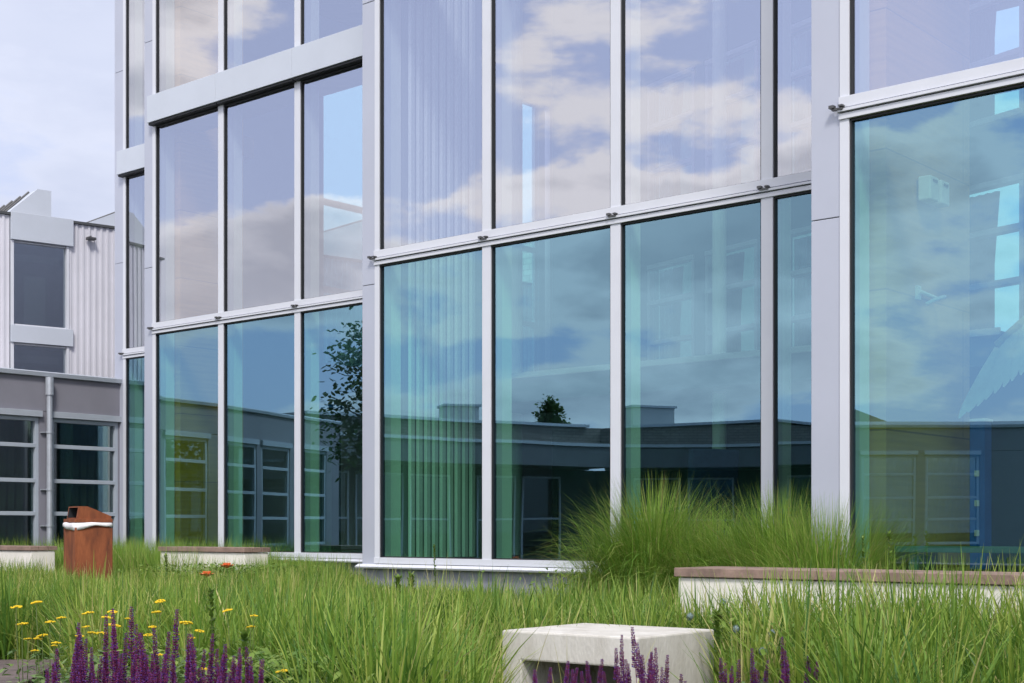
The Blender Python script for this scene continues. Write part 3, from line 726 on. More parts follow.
mb=MB(); mb.box(G0,-w+.02,w-.02,-dp+.02,dp-.02,zt-.06,zt+.001); mb.build('collar',['rust'],RB)

# ------------------------------------------------------------------ BLADES
def strips(name, P, W, side, tone, matname, parent=None):
    """P (N,k,3) centre lines, W (N,k) half widths, side (N,3), tone (N,)"""
    N,k,_=P.shape
    a=P-side[:,None,:]*W[...,None]; b=P+side[:,None,:]*W[...,None]
    V=np.stack([a,b],2).reshape(-1,3)
    base=(np.arange(N)*2*k)[:,None]+(np.arange(k-1)*2)[None,:]
    q=np.stack([base,base+1,base+3,base+2],-1).reshape(-1,4)
    me=bpy.data.meshes.new(name); me.vertices.add(len(V)); me.vertices.foreach_set('co',V.astype(np.float32).ravel())
    me.loops.add(q.size); me.loops.foreach_set('vertex_index',q.astype(np.int32).ravel())
    me.polygons.add(len(q)); me.polygons.foreach_set('loop_start',np.arange(0,q.size,4,dtype=np.int32))
    me.polygons.foreach_set('use_smooth',np.ones(len(q),bool))
    at=me.attributes.new('tone','FLOAT','POINT'); at.data.foreach_set('value',np.repeat(tone,2*k).astype(np.float32))
    me.materials.append(M[matname]); me.update(calc_edges=True)
    o=bpy.data.objects.new(name,me); COL.objects.link(o)
    if parent is not None: o.parent=parent; o.location=-wloc(parent)
    return o
def blades(x,y,z0,ln,lean,az,w,k=6,curl=1.0,face=None):
    """arching blades: centre lines rising then bending over towards azimuth az"""
    N=len(x); s=np.linspace(0,1,k)[None,:]
    th=lean[:,None]*(s**1.0)*curl+lean[:,None]*.25          # angle from vertical grows along the blade
    ds=ln[:,None]/(k-1)
    r=np.cumsum(np.sin(th)*ds,1)-np.sin(th[:,:1])*ds; h=np.cumsum(np.cos(th)*ds,1)-np.cos(th[:,:1])*ds
    P=np.stack([x[:,None]+r*np.cos(az)[:,None], y[:,None]+r*np.sin(az)[:,None], z0[:,None]+h],-1)
    fa=az+np.pi/2+rng.normal(0,.5,N) if face is None else face
    side=np.stack([np.cos(fa),np.sin(fa),np.zeros(N)],-1)
    W=w[:,None]*np.array([.7,.95,1.,.85,.55,.06]+[.05]*(k-6))[:k][None,:] if k>=6 else w[:,None]*np.linspace(1,.1,k)[None,:]
    return P,W,side

def in_facade(u,t,u0,u1,t0,t1): return (u>u0)&(u<u1)&(t>t0)&(t<t1)
def ut(x,y):
    dx=x-P0[0]; dy=y-P0[1]; return dx*DU[0]+dy*DU[1], dx*DT[0]+dy*DT[1]
def blocked(x,y,m=.04):
    u,t=ut(x,y)
    b=in_facade(u,t,-4.19-m,-2.52+m,-.68-m,-.27+m)|in_facade(u,t,-9,-6.1+m,-.08-m,.33+m)|in_facade(u,t,5.54-m,9.6,2.3-m,2.83+m)
    # buildings
    b|=(t<-2.90)|((u>-6.3)&(t<-1.50))|((u>-.27)&(t<.07))|((u>5.8)&(t<1.68))|(u<-8.9)
    # block seat
    px=(x-A.x)*a1.x+(y-A.y)*a1.y; py=(x-A.x)*b1.x+(y-A.y)*b1.y
    b|=(px>-m)&(px<Lw+m)&(py>-m)&(py<Dp+m)
    b|=(np.abs(x-bx)<.36)&(np.abs(y-by)<.36)
    # boardwalk
    dx=x+2.80; dy=y-8.1; p=dx*.985+dy*.17; q=-dx*.17+dy*.985
    b|=(p<.06)&(q>-.05)&(q<1.65)
    return b
def field(n,y0,y1,xm=.40,pad=.4):
    y=np.sqrt(rng.uniform(y0**2,y1**2,n)); x=rng.uniform(-1,1,n)*(xm*y+pad); return x,y
def smooth_noise(x,y,sc,seed):
    r=np.random.default_rng(seed); v=np.zeros_like(x)
    for k in range(6):
        a=r.uniform(0,6.28); f=sc*r.uniform(.6,1.7); v+=np.sin((x*np.cos(a)+y*np.sin(a))*f+r.uniform(0,6.28))
    return v/6
# (1) meadow tussocks
cx,cy=field(5200,5.2,16.5)
pxs=512+1422*cx/cy
keep=~blocked(cx,cy,.02)
# free bed in front for the salvias (left) and around the block
keep&=~((cy<6.6)&(pxs<300))
keep&=~((cy<7.15)&(pxs>480)&(pxs<735))
keep&=~((cy<6.3)&(pxs>700)&(pxs<835))
keep&=~((cy<7.9)&(pxs>690)&(pxs<735))
keep&=~((cy<7.4)&(pxs<180))
keep&=~((cy<9.75)&(pxs<80))
u_,t_=ut(cx,cy)
cx,cy,pxs,u_,t_=[q[keep] for q in (cx,cy,pxs,u_,t_)]
nt_=len(cx); per=44
# height of the tussocks: tallest right of the block, low by the plinth
hh=np.interp(cy,[5,6,9,10.5,12.5,14,16],[.42,.47,.46,.36,.30,.27,.27])+.09*smooth_noise(cx,cy,1.6,3)
hh+=.08*np.clip((pxs-700)/120,0,1)*np.clip((8.9-cy)/1.2,0,1)
hh+=.04*np.clip((8.2-cy)/2,0,1)*np.clip((pxs-300)/80,0,1)*np.clip((560-pxs)/60,0,1)
hh+=.04*np.clip((cy-8)/2,0,1)*np.clip((330-pxs)/120,0,1)*np.clip((12-cy)/2,0,1)
hh-=.09*np.clip((cy-10.5)/1.5,0,1)*((pxs>345)&(pxs<560))
hh=hh*rng.uniform(.72,1.32,nt_)
I=np.repeat(np.arange(nt_),per); N=len(I)
rad=rng.uniform(0,.085,N); a0=rng.uniform(0,2*np.pi,N)
x=cx[I]+rad*np.cos(a0); y=cy[I]+rad*np.sin(a0)
ln=hh[I]*rng.uniform(.6,1.32,N); lean=np.abs(rng.normal(.42,.3,N)); az=a0+rng.normal(0,.6,N)
wd=rng.uniform(.0026,.0056,N)*(1+.5*(hh[I]>.55))
P,W,sd=blades(x,y,ground_z(x,y)-.01,ln,lean,az,wd)
tt=.55+.2*smooth_noise(cx,cy,1.1,5)[I]+rng.normal(0,.13,nt_)[I]+rng.normal(0,.13,N); tt=np.where(rng.random(N)<.025,.97,tt)
g=strips('meadow_grass',P,W,sd,np.clip(tt,0,1),'grass'); tag(g,'thick bright green long-bladed grass filling the flower bed','grass',None,'stuff')
# (1b) scattered long drooping near blades
n=5200; x,y=field(n,5.4,9.5); px_=512+1422*x/y; k=~blocked(x,y)&~((px_<80)&(y<9.75))&~((px_<300)&(y<7.6))&~((y<7.9)&(px_>440)&(px_<760))&~((y<6.6)&(px_>700)&(px_<850)); x,y=x[k],y[k]; n=len(x)
P,W,sd=blades(x,y,ground_z(x,y),rng.uniform(.45,.85,n)*(.8+.25*(512+1422*x/y>720)),np.abs(rng.normal(.75,.3,n)),rng.uniform(0,6.28,n),rng.uniform(.003,.006,n),k=9)
W=np.repeat(rng.uniform(.003,.006,n)[:,None],9,1)*np.array([.6,.9,1,1,.95,.85,.65,.4,.05])[None]
g=strips('drooping_grass',P,W,sd,np.clip(rng.normal(.55,.2,n),0,1),'grass'); tag(g,'long drooping pale-edged grass blades standing over the meadow grass','grass',None,'stuff')
# broad darker clumps and dead straw between them
bx_,by_=field(520,5.4,9.5,.40); pk=512+1422*bx_/by_; k=~blocked(bx_,by_)&~((pk<80)&(by_<9.75))&~((pk<300)&(by_<7.6))&~((by_<7.6)&(pk>425)&(pk<745))&~((by_<6.4)&(pk>700)&(pk<840)); bx_,by_=bx_[k],by_[k]
I=np.repeat(np.arange(len(bx_)),42); n=len(I); a=rng.uniform(0,6.28,n); r_=rng.uniform(0,.07,n); sz_=rng.uniform(.75,1.25,len(bx_))[I]
P,W,sd=blades(bx_[I]+r_*np.cos(a),by_[I]+r_*np.sin(a),ground_z(bx_[I],by_[I]),rng.uniform(.35,.62,n)*sz_,np.abs(rng.normal(.5,.25,n)),a,rng.uniform(.004,.0075,n),k=8)
W=rng.uniform(.004,.0072,n)[:,None]*np.array([.6,.9,1,1,.9,.7,.4,.05])[None]
g=strips('broad_grass',P,W,sd,np.clip(rng.normal(.34,.14,n)+.2*(rng.random(n)<.12),0,1),'grass'); tag(g,'darker cool green broad-bladed tufts scattered through the meadow grass','grass',None,'stuff')
n=2600; x,y=field(n,6.0,14); k=~blocked(x,y)&~((512+1422*x/y<300)&(y<9.8)); x,y=x[k],y[k]; n=len(x)
P,W,sd=blades(x,y,ground_z(x,y),rng.uniform(.3,.6,n),np.abs(rng.normal(.5,.35,n)),rng.uniform(0,6.28,n),rng.uniform(.0015,.003,n))
g=strips('dry_straw',P,W,sd,np.clip(rng.normal(.93,.05,n),0,1),'grass'); tag(g,'thin dry straw-coloured stems standing in the grass','dry grass',None,'stuff')
leafmass_q=[(-1.1,7.2,.5,.5,.08,.42,4200,.06),(.9,8.9,.6,.4,.1,.42,2600,.055),(2.3,7.0,.7,.5,.08,.50,4200,.065),(-.8,6.0,.22,.3,.02,.42,2600,.07),(.35,8.6,.7,.3,.1,.45,3000,.05),(2.6,6.4,.5,.3,.05,.35,1500,.06),(1.45,7.3,.25,.3,.05,.5,1500,.05)]
# (2) thin grass along the facade and behind the left bench
xs_=[];ys_=[]
n=26000; u=rng.uniform(-8.8,-2.0,n); t=rng.uniform(-1.45,-.1,n); t=np.where(u<-6.35,rng.uniform(-2.85,-.1,n),t)
q=np.stack([P0[0]+u*DU[0]+t*DT[0],P0[1]+u*DU[1]+t*DT[1]],-1); x,y=q[:,0],q[:,1]; k=~blocked(x,y); x,y,u=x[k],y[k],u[k]; n=len(x)
hgt=.42+.22*(u<-3.2)*rng.random(n)
P,W,sd=blades(x,y,ground_z(x,y),hgt*rng.uniform(.7,1.15,n),np.abs(rng.normal(.35,.25,n)),rng.uniform(0,6.28,n),rng.uniform(.0018,.0032,n))
tt=np.clip(rng.normal(.5,.22,n),0,1)
g=strips('bank_grass',P,W,sd,tt,'grass_fine'); tag(g,'fine pale-tipped grass growing between the bench and the left bay glass','grass',None,'stuff')
# grass on the strip between right bench and glass
n=6000; u=rng.uniform(5.7,8.2,n); t=rng.uniform(1.75,2.25,n); x=P0[0]+u*DU[0]+t*DT[0]; y=P0[1]+u*DU[1]+t*DT[1]
P,W,sd=blades(x,y,ground_z(x,y),rng.uniform(.42,.74,n),np.abs(rng.normal(.5,.3,n)),rng.uniform(0,6.28,n),rng.uniform(.002,.0042,n))
g=strips('strip_grass',P,W,sd,np.clip(rng.normal(.6,.18,n),0,1),'grass'); tag(g,'bright grass tips growing between the long bench and the right-hand glass','grass',None,'stuff')
# (3) weeds: small leafy ground cover (left bank, and by the plinth)
def leafmass(name,regions,label,matn='leaf'):
    Ps=[];Ws=[];Sd=[];T=[]
    for (x0,y0,rx,ry,hmin,hmax,cnt,sz) in regions:
        x=rng.normal(x0,rx,cnt); y=rng.normal(y0,ry,cnt); pq=512+1422*x/y; k=~blocked(x,y)&~((y<7.4)&(pq>478)&(pq<722)); x,y=x[k],y[k]; c=len(x)
        z=ground_z(x,y)+rng.uniform(hmin,hmax,c); ln=rng.uniform(.5,1.2,c)*sz
        az=rng.uniform(0,6.28,c); el=rng.uniform(-.3,1.0,c); s=np.linspace(0,1,5)[None]
        d=np.stack([np.cos(az)*np.cos(el),np.sin(az)*np.cos(el),np.sin(el)],-1)
        P=np.stack([x,y,z],-1)[:,None,:]+d[:,None,:]*(ln[:,None]*s)[...,None]; P[...,2]-=(.25*ln[:,None]*s**2)
        w=(ln*.20)[:,None]*np.array([.25,.9,1.,.6,.05])[None]
        fa=az+np.pi/2; sd=np.stack([np.cos(fa),np.sin(fa),rng.normal(0,.3,c)],-1)
        Ps.append(P);Ws.append(w);Sd.append(sd);T.append(np.clip(rng.normal(.55,.22,c),0,1))
    g=strips(name,np.concatenate(Ps),np.concatenate(Ws),np.concatenate(Sd),np.concatenate(T),matn); tag(g,label,'weeds',None,'stuff'); return g
leafmass('ground_cover',[(-1.72,6.4,.22,.35,.02,.28,4500,.045),(-1.35,5.9,.35,.3,.02,.36,4500,.06),(-.55,5.9,.25,.3,.02,.34,1500,.07)],'grey-green leafy ground cover under the yellow flowers','greyleaf')
leafmass('creeping_weeds',[(-3.05,15.2,.45,.25,.05,.36,3500,.05),(1.0,11.9,.35,.15,.2,.50,1300,.06),(1.5,7.2,.12,.2,.02,.38,900,.045)]+leafmass_q,'small-leaved green weeds along the plinth and before the left bench')

# (4) big arching ornamental grasses
def fountain(px,dep,h,spread,n,label,tone=.45,dry=.08):
    cx=(px-512)/1422*dep; gz=float(ground_z(cx,dep))
    o=thing('ornamental_grass',(cx,dep,gz),label,'grass clump','arching ornamental grasses in front of the glass building')
    a=rng.uniform(0,2*np.pi,n); r=np.abs(rng.normal(0,.17,n)); x=cx+r*np.cos(a); y=dep+r*np.sin(a)*.7
    ln=h*rng.uniform(.65,1.25,n); lean=np.abs(rng.normal(.55,.32,n))*spread; az=a+rng.normal(0,.5,n)
    w=rng.uniform(.0016,.0036,n)
    th0=lean*.35; k=9; s=np.linspace(0,1,k)[None]
    th=lean[:,None]*(.2+1.9*s**2.2); ds=(ln/(k-1))[:,None]
    rr_=np.cumsum(np.sin(th)*ds,1); hh_=np.cumsum(np.cos(th)*ds,1); rr_-=rr_[:,:1]; hh_-=hh_[:,:1]
    X=x[:,None]+rr_*np.cos(az)[:,None]; Y=y[:,None]+rr_*np.sin(az)[:,None]*.8
    P=np.stack([X,Y,gz-.02+hh_],-1)
    # keep the blades out of the glass and bench: pull them in towards the free strip
    u_,t_=ut(P[...,0],P[...,1]); lim=np.where(u_<5.75,.10,1.72); push=np.clip(lim-t_,0,None)
    P[...,0]+=push*DT[0]; P[...,1]+=push*DT[1]
    fa=az+np.pi/2; sd=np.stack([np.cos(fa),np.sin(fa),rng.normal(0,.2,n)],-1); sd/=np.linalg.norm(sd,axis=1)[:,None]
    W=w[:,None]*np.array([.8,1,1,1,.9,.8,.6,.35,.05])[None]
    tt=np.where(rng.random(n)<dry,rng.uniform(.8,1,n),np.clip(rng.normal(tone,.18,n),0,.85))
    strips('blades',P,W,sd,tt,'grass_fine',o)
fountain(655,11.1,1.12,1.0,5600,'tallest and widest arching grass clump, at the left end of the long bench',.45,.06)
fountain(622,11.4,.85,1.2,1500,'reddish-tipped drooping grass clump at the far left of the arching grasses',.6,.3)
fountain(718,10.7,.95,1.1,4200,'low arching grass clump between the two taller ones behind the bench',.5,.06)
fountain(782,10.2,1.08,.9,4600,'upright grass clump in front of the narrow pane beside the broad pillar',.48,.06)
fountain(826,9.35,1.0,.85,2600,'grass clump covering the foot of the broad pale pillar, nearest the bench',.5,.06)

# ------------------------------------------------------------------ FLOWERS
def at(px,dep): return (px-512)/1422*dep
def zat(py,dep): return EYE+(530-py)*dep/1422
# salvia spike meshes (origin at base of stem)
def spike_mesh(seed,h=.60,bl=.24):
    r=random.Random(seed); vs=[];fs=[];tn=[]
    bend=r.uniform(-.03,.03); 
    def axis(z): return Vector((bend*(z/h)**2, .6*bend*(z/h)**1.5, z))
    # stem
    n=5; zz=[0,h*.3,h*.6,h*.85,h]
    for i,z in enumerate(zz):
        c=axis(z); rad=.0022*(1-.6*z/h)
        for k in range(n): vs.append((c.x+rad*math.cos(k*1.2566),c.y+rad*math.sin(k*1.2566),c.z)); tn.append(.15)
    for i in range(4):
        for k in range(n): fs.append((i*n+k,i*n+(k+1)%n,(i+1)*n+(k+1)%n,(i+1)*n+k))
    z=h-bl; w=0
    while z<h:
        f=(z-(h-bl))/bl; rad=.0105*(1-f)**.55+.002; c=axis(z); cnt=8 if f<.7 else 5
        for k in range(cnt):
            a=k*2*math.pi/cnt+w*.7+r.uniform(-.3,.3); d=Vector((math.cos(a),math.sin(a),r.uniform(.2,.9))).normalized()
            ln=rad*r.uniform(.8,1.35)+.002; q=d.cross(Vector((0,0,1))).normalized()*(.0028*(1-.4*f)); up=Vector((0,0,.0032))
            p=c+d*.0015; e=p+d*ln; m=p+d*ln*.6; b=len(vs)
            vs += [tuple(p),tuple(m+q),tuple(e),tuple(m-q),tuple(m+up),tuple(m-up*.6)]
            t=r.choice([.0,.1,.25,.35,.45]) if r.random()<.6 else r.uniform(.6,1)
            tn += [t]*6
            fs += [(b,b+1,b+4),(b+1,b+2,b+4),(b+2,b+3,b+4),(b+3,b,b+4),(b,b+5,b+1),(b+1,b+5,b+2),(b+2,b+5,b+3),(b+3,b+5,b)]
        z+=.0085 if f<.5 else .0065; w+=1
    me=bpy.data.meshes.new('flower_spike'); me.from_pydata(vs,[],fs)
    at_=me.attributes.new('tone','FLOAT','POINT'); at_.data.foreach_set('value',tn); me.materials.append(M['salvia']); me.update(); return me
spikes=[spike_mesh(s,.60,bl) for s,bl in ((1,.26),(2,.22),(3,.19),(4,.24),(5,.16))]
def leaves_mesh(seed,n=60,r0=.11,h0=.05,h1=.40,sz=.06):
    r=np.random.default_rng(seed); a=r.uniform(0,6.28,n); rad=r.uniform(0,r0,n); z=r.uniform(h0,h1,n); el=r.uniform(-.2,.9,n); ln=r.uniform(.5,1.2,n)*sz
    az=a+r.normal(0,.6,n); s=np.linspace(0,1,5)[None]
    d=np.stack([np.cos(az)*np.cos(el),np.sin(az)*np.cos(el),np.sin(el)],-1)
    P=np.stack([rad*np.cos(a),rad*np.sin(a),z],-1)[:,None]+d[:,None]*(ln[:,None]*s)[...,None]; P[...,2]-=.3*ln[:,None]*s**2
    W=(ln*.17)[:,None]*np.array([.25,.9,1,.6,.05])[None]; fa=az+np.pi/2
    o=strips('foliage',P,W,np.stack([np.cos(fa),np.sin(fa),np.zeros(n)],-1),np.clip(r.normal(.45,.2,n),0,1),'greyleaf')
    me=o.data; bpy.data.objects.remove(o); return me
fol=[leaves_mesh(s) for s in (1,2,3)]
def child(name,me,parent,loc,rot=(0,0,0),sc=(1,1,1)):
    o=bpy.data.objects.new(name,me); COL.objects.link(o); o.parent=parent; o.location=loc; o.rotation_euler=rot; o.scale=sc; return o
def salvia(tips,dep,label,seed):
    r=random.Random(seed); cxp=sum(t[0] for t in tips)/len(tips); cx=at(cxp,dep)
    o=thing('salvia_plant',(cx,dep,0),label,'flower','purple salvias in the foreground bed')
    for px,py in tips:
        dd=dep+r.uniform(-.16,.16); X=at(px,dd); Z=zat(py,dd)
        lean=(r.uniform(-.06,.06),r.uniform(-.07,.07)+(px-cxp)*.0012,r.uniform(0,6.28))
        bxp=X-cx; s=Z/.60
        child('flower_spike',r.choice(spikes),o,(bxp-math.sin(lean[1])*Z*.9,dd-dep,0),(lean[0],lean[1],lean[2]),(.98,.98,s))
    for px,py in list(tips)[:6]:
        dd=dep+r.uniform(-.2,.2); X=at(px+r.uniform(-14,14),dd); Z=zat(max(py+r.uniform(14,40),655),dd)
        child('flower_spike',r.choice(spikes),o,(X-cx,dd-dep,0),(r.uniform(-.05,.05),r.uniform(-.05,.05),r.uniform(0,6)),(1.05,1.05,Z/.60))
    child('foliage',r.choice(fol),o,(0,0,0),(0,0,r.uniform(0,6)),(1,1,.75))
left=[ # tips in left bed by plant: (x,y)
 ([(48,664),(56,668),(63,668),(72,640),(60,649),(80,655),(52,674)],4.9,'small low salvia at the left end of the purple bed beside the boardwalk'),
 ([(72,623),(78,628),(90,651),(84,660),(98,668),(92,640),(68,655),(104,662)],5.0,'purple salvia second from the left with a tight pair of tall spikes'),
 ([(99,614),(109,620),(104,632),(115,652),(96,648),(121,660),(112,668),(88,672)],5.1,'purple salvia left of the tallest flower spikes in the left bed'),
 ([(126,607),(135,608),(121,634),(129,640),(118,655),(138,655),(131,668),(124,670)],5.0,'purple salvia with the tallest twin spikes in the middle of the left bed'),
 ([(144,625),(148,634),(141,648),(150,655),(158,632),(163,632),(154,660),(146,668)],4.9,'purple salvia right of the tallest twin spikes'),
 ([(178,609),(173,626),(180,634),(170,655),(188,642),(184,655),(176,668),(166,664),(192,664)],5.1,'purple salvia with one spike rising beside a yellow flower head'),
 ([(203,634),(209,634),(198,648),(205,655),(214,660),(199,667),(211,670)],5.0,'purple salvia right of centre in the left bed'),
 ([(225,645),(219,650),(230,655),(236,655),(216,658),(226,668),(222,664),(190,650)],5.1,'purple salvia near the right end of the left bed'),
 ([(248,658),(254,660),(262,660),(245,665),(257,668),(240,648),(251,646)],5.3,'small salvia closing the right end of the left bed'),
 ([(150,672),(140,672),(160,674),(108,674),(118,676),(170,675),(182,676),(195,674)],4.5,'low front-row salvia along the bottom edge of the left bed'),
 ([(75,674),(84,676),(64,678),(205,677),(215,676),(228,677),(239,675)],4.45,'lowest salvia cut by the bottom edge of the photo in the left bed'),
 ([(652,627),(650,642),(657,653),(644,651),(661,655),(638,657),(667,668),(632,660)],5.4,'purple salvia with the tallest spike before the concrete block'),
 ([(620,635),(617,648),(627,660),(624,666),(612,672),(676,648),(686,672)],5.5,'purple salvia with a crooked double-headed spike before the concrete block'),
 ([(599,657),(608,658),(555,660),(569,667),(547,668),(577,670),(562,664),(532,670),(540,674),(589,672)],5.3,'low purple salvia spikes in the shadowed opening of the concrete block'),
 ([(756,648),(757,660),(740,660),(728,658),(731,666),(752,668),(724,664)],6.0,'purple salvia just right of the concrete block'),
 ([(791,637),(793,650),(789,660),(806,661),(804,668),(786,670),(775,674)],6.0,'purple salvia farthest right in the foreground'),
]
for i,(tips,dep,lab) in enumerate(left): salvia([(a,b) for a,b in tips],dep,lab,i)
# yarrow
def head_mesh(seed):
    r=random.Random(seed); mb=MB(); 
    for k in range(34):
        a=r.uniform(0,6.28); q=.029*math.sqrt(r.random()); mb.ball((q*math.cos(a),q*math.sin(a),-.25*q+r.uniform(-.001,.002)),.0052,6,4,(1,1,.8))
    me=bpy.data.meshes.new('flower_head'); me.from_pydata(mb.v,[],mb.f); me.materials.append(M['yellow']); me.update(); return me
heads=[head_mesh(s) for s in range(3)]
def yarrow(pts,dep,label,seed):
    r=random.Random(seed); cxp=sum(p[0] for p in pts)/len(pts); cx=at(cxp,dep); o=thing('yarrow_plant',(cx,dep,0),label,'flower','yellow yarrows among the salvias')
    for px,py,s in pts:
        dd=dep+r.uniform(-.15,.15); X=at(px,dd)-cx; Z=zat(py,dd); b=(X*.35+r.uniform(-.02,.02),(dd-dep)*.3,0)
        mb=MB(); mb.tube([b,(X*.7+b[0]*.3,(dd-dep)*.8,Z*.55),(X,dd-dep,Z-.004)],[.0028,.0024,.0018],5)
        st=mb.build('stem',['stem'],o,local=True)
        child('flower_head',r.choice(heads),o,(X,dd-dep,Z),(r.uniform(-.2,.1),r.uniform(-.2,.2),r.uniform(0,6)),(s*.86,s*.86,s*.86))
    child('foliage',r.choice(fol),o,(0,0,0),(0,0,r.uniform(0,6)),(1.2,1.2,1.0))
yarrow([(16,606,1),(22,623,1),(28,638,.7)],6.6,'yellow yarrow at the far left with two separate flat heads',1)
yarrow([(36,601.5,1.1),(50,621,.9),(61,617,.85),(42,634.5,.95),(38,638,.9)],6.6,'yellow yarrow with five flat heads near the left edge',2)
yarrow([(56,642,.8),(35,650,.7),(54,645,.6)],6.4,'low yarrow with small half-hidden heads at the left',3)
yarrow([(88,612,1),(86,626,.7),(93,632,.9),(80,635,.8),(102,632,.9)],6.5,'yellow yarrow beside the second purple salvia',4)
yarrow([(112,611,1),(107.5,616.5,1),(114.5,624,1.1),(128,618,.6)],6.5,'yellow yarrow with stacked heads left of the tallest salvia spikes',5)
yarrow([(160,600,1.05),(157,611,.95),(153,626,.8),(148,634,.8)],6.5,'yellow yarrow with the highest head above the salvia spikes',6)
yarrow([(186,621.5,1.1),(177,634,.5),(200,630,.8),(192,637,.6)],6.3,'yellow yarrow in the gap right of the middle salvias',7)
yarrow([(227,609.5,.95),(254,615,.75),(251,626,.75)],6.6,'yellow yarrow farthest right with three small heads',8)
yarrow([(282,670,1.0),(160,654,.7),(204,668,.7)],5.6,'low yarrow with a head near the bottom edge right of the salvias',9)
# globe thistles
for (px,py,dep,lab) in ((690,616.5,7.6,'blue-grey globe thistle just behind the concrete block corner'),(697,617,7.3,None),(723,602,7.9,'highest blue-grey globe thistle right of the concrete block'),
    (736,629,6.9,'middle blue-grey globe thistle right of the concrete block'),(772,633.5,6.6,'globe thistle nearest the tall right-hand salvia spike'),(762,651,6.4,'lowest blue-grey globe thistle between two salvia spikes')):
    if lab is None: continue
    X=at(px,dep); Z=zat(py,dep); o=thing('globe_thistle',(X,dep,0),lab,'flower','globe thistles right of the concrete block')
    mb=MB(); mb.tube([(0,0,0),(.02,0,Z*.5),(0,0,Z)],[.004,.003,.0025],6); mb.build('stem',['stem'],o,local=True)
    mb=MB(); rr2=.0185*dep/6.6; mb.ball((0,0,Z),rr2*.8,12,8); r=random.Random(px)
    for k in range(130):
        v=Vector((r.gauss(0,1),r.gauss(0,1),r.gauss(0,1))).normalized(); q=v.cross(Vector((.3,.5,.8))).normalized()*.0014; b=Vector((0,0,Z))+v*rr2*.75
        mb.add([tuple(b+q),tuple(b-q),tuple(b+v*rr2*.45)],[(0,1,2)])
    mb.build('flower_head',['globe'],o,local=True)
    child('foliage',fol[0],o,(0,0,0),(0,0,1),(.6,.6,1.1))
# orange flowers before the left bench
for px,py,dep,lab in ((227,566,13.0,'upper orange flower in front of the short white bench'),(207,574.5,12.6,'lower orange flower left of the other one before the short white bench')):
    X=at(px,dep); gz=float(ground_z(X,dep)); Z=zat(py,dep)-gz
    o=thing('orange_flower',(X,dep,gz),lab,'flower','orange flowers before the short bench')
    mb=MB(); mb.tube([(0,0,0),(.02,.01,Z*.5),(0,0,Z-.02)],[.004,.003,.003],6); mb.build('stem',['stem'],o,local=True)
    for ring,(nr,ln,el) in enumerate(((8,.072,.45),(7,.060,.95),(5,.040,1.25))):
        for k in range(nr):
            a=2*math.pi*k/nr+ring*.4; d=Vector((math.cos(a)*math.cos(el),math.sin(a)*math.cos(el),math.sin(el))); q=Vector((-math.sin(a),math.cos(a),0))*ln*.45
            b=Vector((0,0,Z-.02)); mb=MB() if k==0 else mb
            nrm=d.cross(q).normalized()*.0006
            pts=[b,b+d*ln*.5+q,b+d*ln+q*.5,b+d*ln-q*.5,b+d*ln*.5-q]
            mb.add([tuple(p+nrm) for p in pts]+[tuple(p-nrm) for p in pts],[(0,1,2,3,4),(9,8,7,6,5)])
        mb.build('petals',['orange'],o,local=True)
    child('foliage',fol[1],o,(0,0,0),(0,0,2),(.8,.8,.9))
# tall stalks with buds / seed heads
def stalk(px,pytop,dep,label,cat='plant',n=16,col='greyleaf',r0=.012,base=None,name='seed_stalk'):
    X=at(px,dep); gz=float(ground_z(X,dep)) if base is None else base; Z=zat(pytop,dep)-gz
    o=thing(name,(X,dep,gz),label,cat)
    mb=MB(); mb.tube([(0,0,0),(.015,0,Z*.5),(-.005,0,Z*.98)],[.004,.003,.0015],6); mb.build('stem',['stem'],o,local=True)
    r=np.random.default_rng(int(px)); m=n*6; z=Z*(1-.62*r.random(m)**1.3); az=r.uniform(0,6.28,m); el=r.uniform(.1,1.1,m); ln=r.uniform(.6,1.4,m)*r0*1.6; s=np.linspace(0,1,4)[None]
    d=np.stack([np.cos(az)*np.cos(el),np.sin(az)*np.cos(el),np.sin(el)],-1)
    P=np.stack([.012*(1-np.abs(2*z/Z-1)),0*z,z],-1)[:,None]+d[:,None]*(ln[:,None]*s)[...,None]
    W=(ln*.28)[:,None]*np.array([.4,1,.8,.05])[None]; fa=az+np.pi/2
    oo=strips('buds',P,W,np.stack([np.cos(fa),np.sin(fa),np.zeros(m)],-1),np.clip(r.normal(.5,.25,m),0,1),col); oo.parent=o
stalk(434,545,12.6,'single thin yellow-green seed stalk rising before the blind-lined pane',n=26,col='leaf',r0=.012)
stalk(889,533,8.95,'taller knobbly green stalk above the long bench, before the right-hand glass',n=20,col='leaf',r0=.016)
stalk(863,538,8.95,'shorter knobbly green stalk above the long bench beside the pillar',n=16,col='leaf',r0=.014)
stalk(717,614,7.0,'stout yellow-green stalk at the right corner of the concrete block',n=30,col='leaf',r0=.022)
stalk(211,590,6.4,'leafy yellow-green stalk rising right of the middle salvias',n=26,col='leaf',r0=.016)
stalk(245,635,5.8,'pale yellow-green stalk among the right-hand salvias of the left bed',n=26,col='leaf',r0=.018)
stalk(166,556,14.9,'low leafy weed shoot at the left corner of the short bench',n=14,col='leaf',r0=.02)
stalk(398,578,12.9,'first leafy shoot in front of the middle bay plinth',n=24,col='leaf',r0=.03,name='leafy_shoot')
stalk(411,576,12.9,'second leafy shoot in front of the middle bay plinth',n=24,col='leaf',r0=.03,name='leafy_shoot')
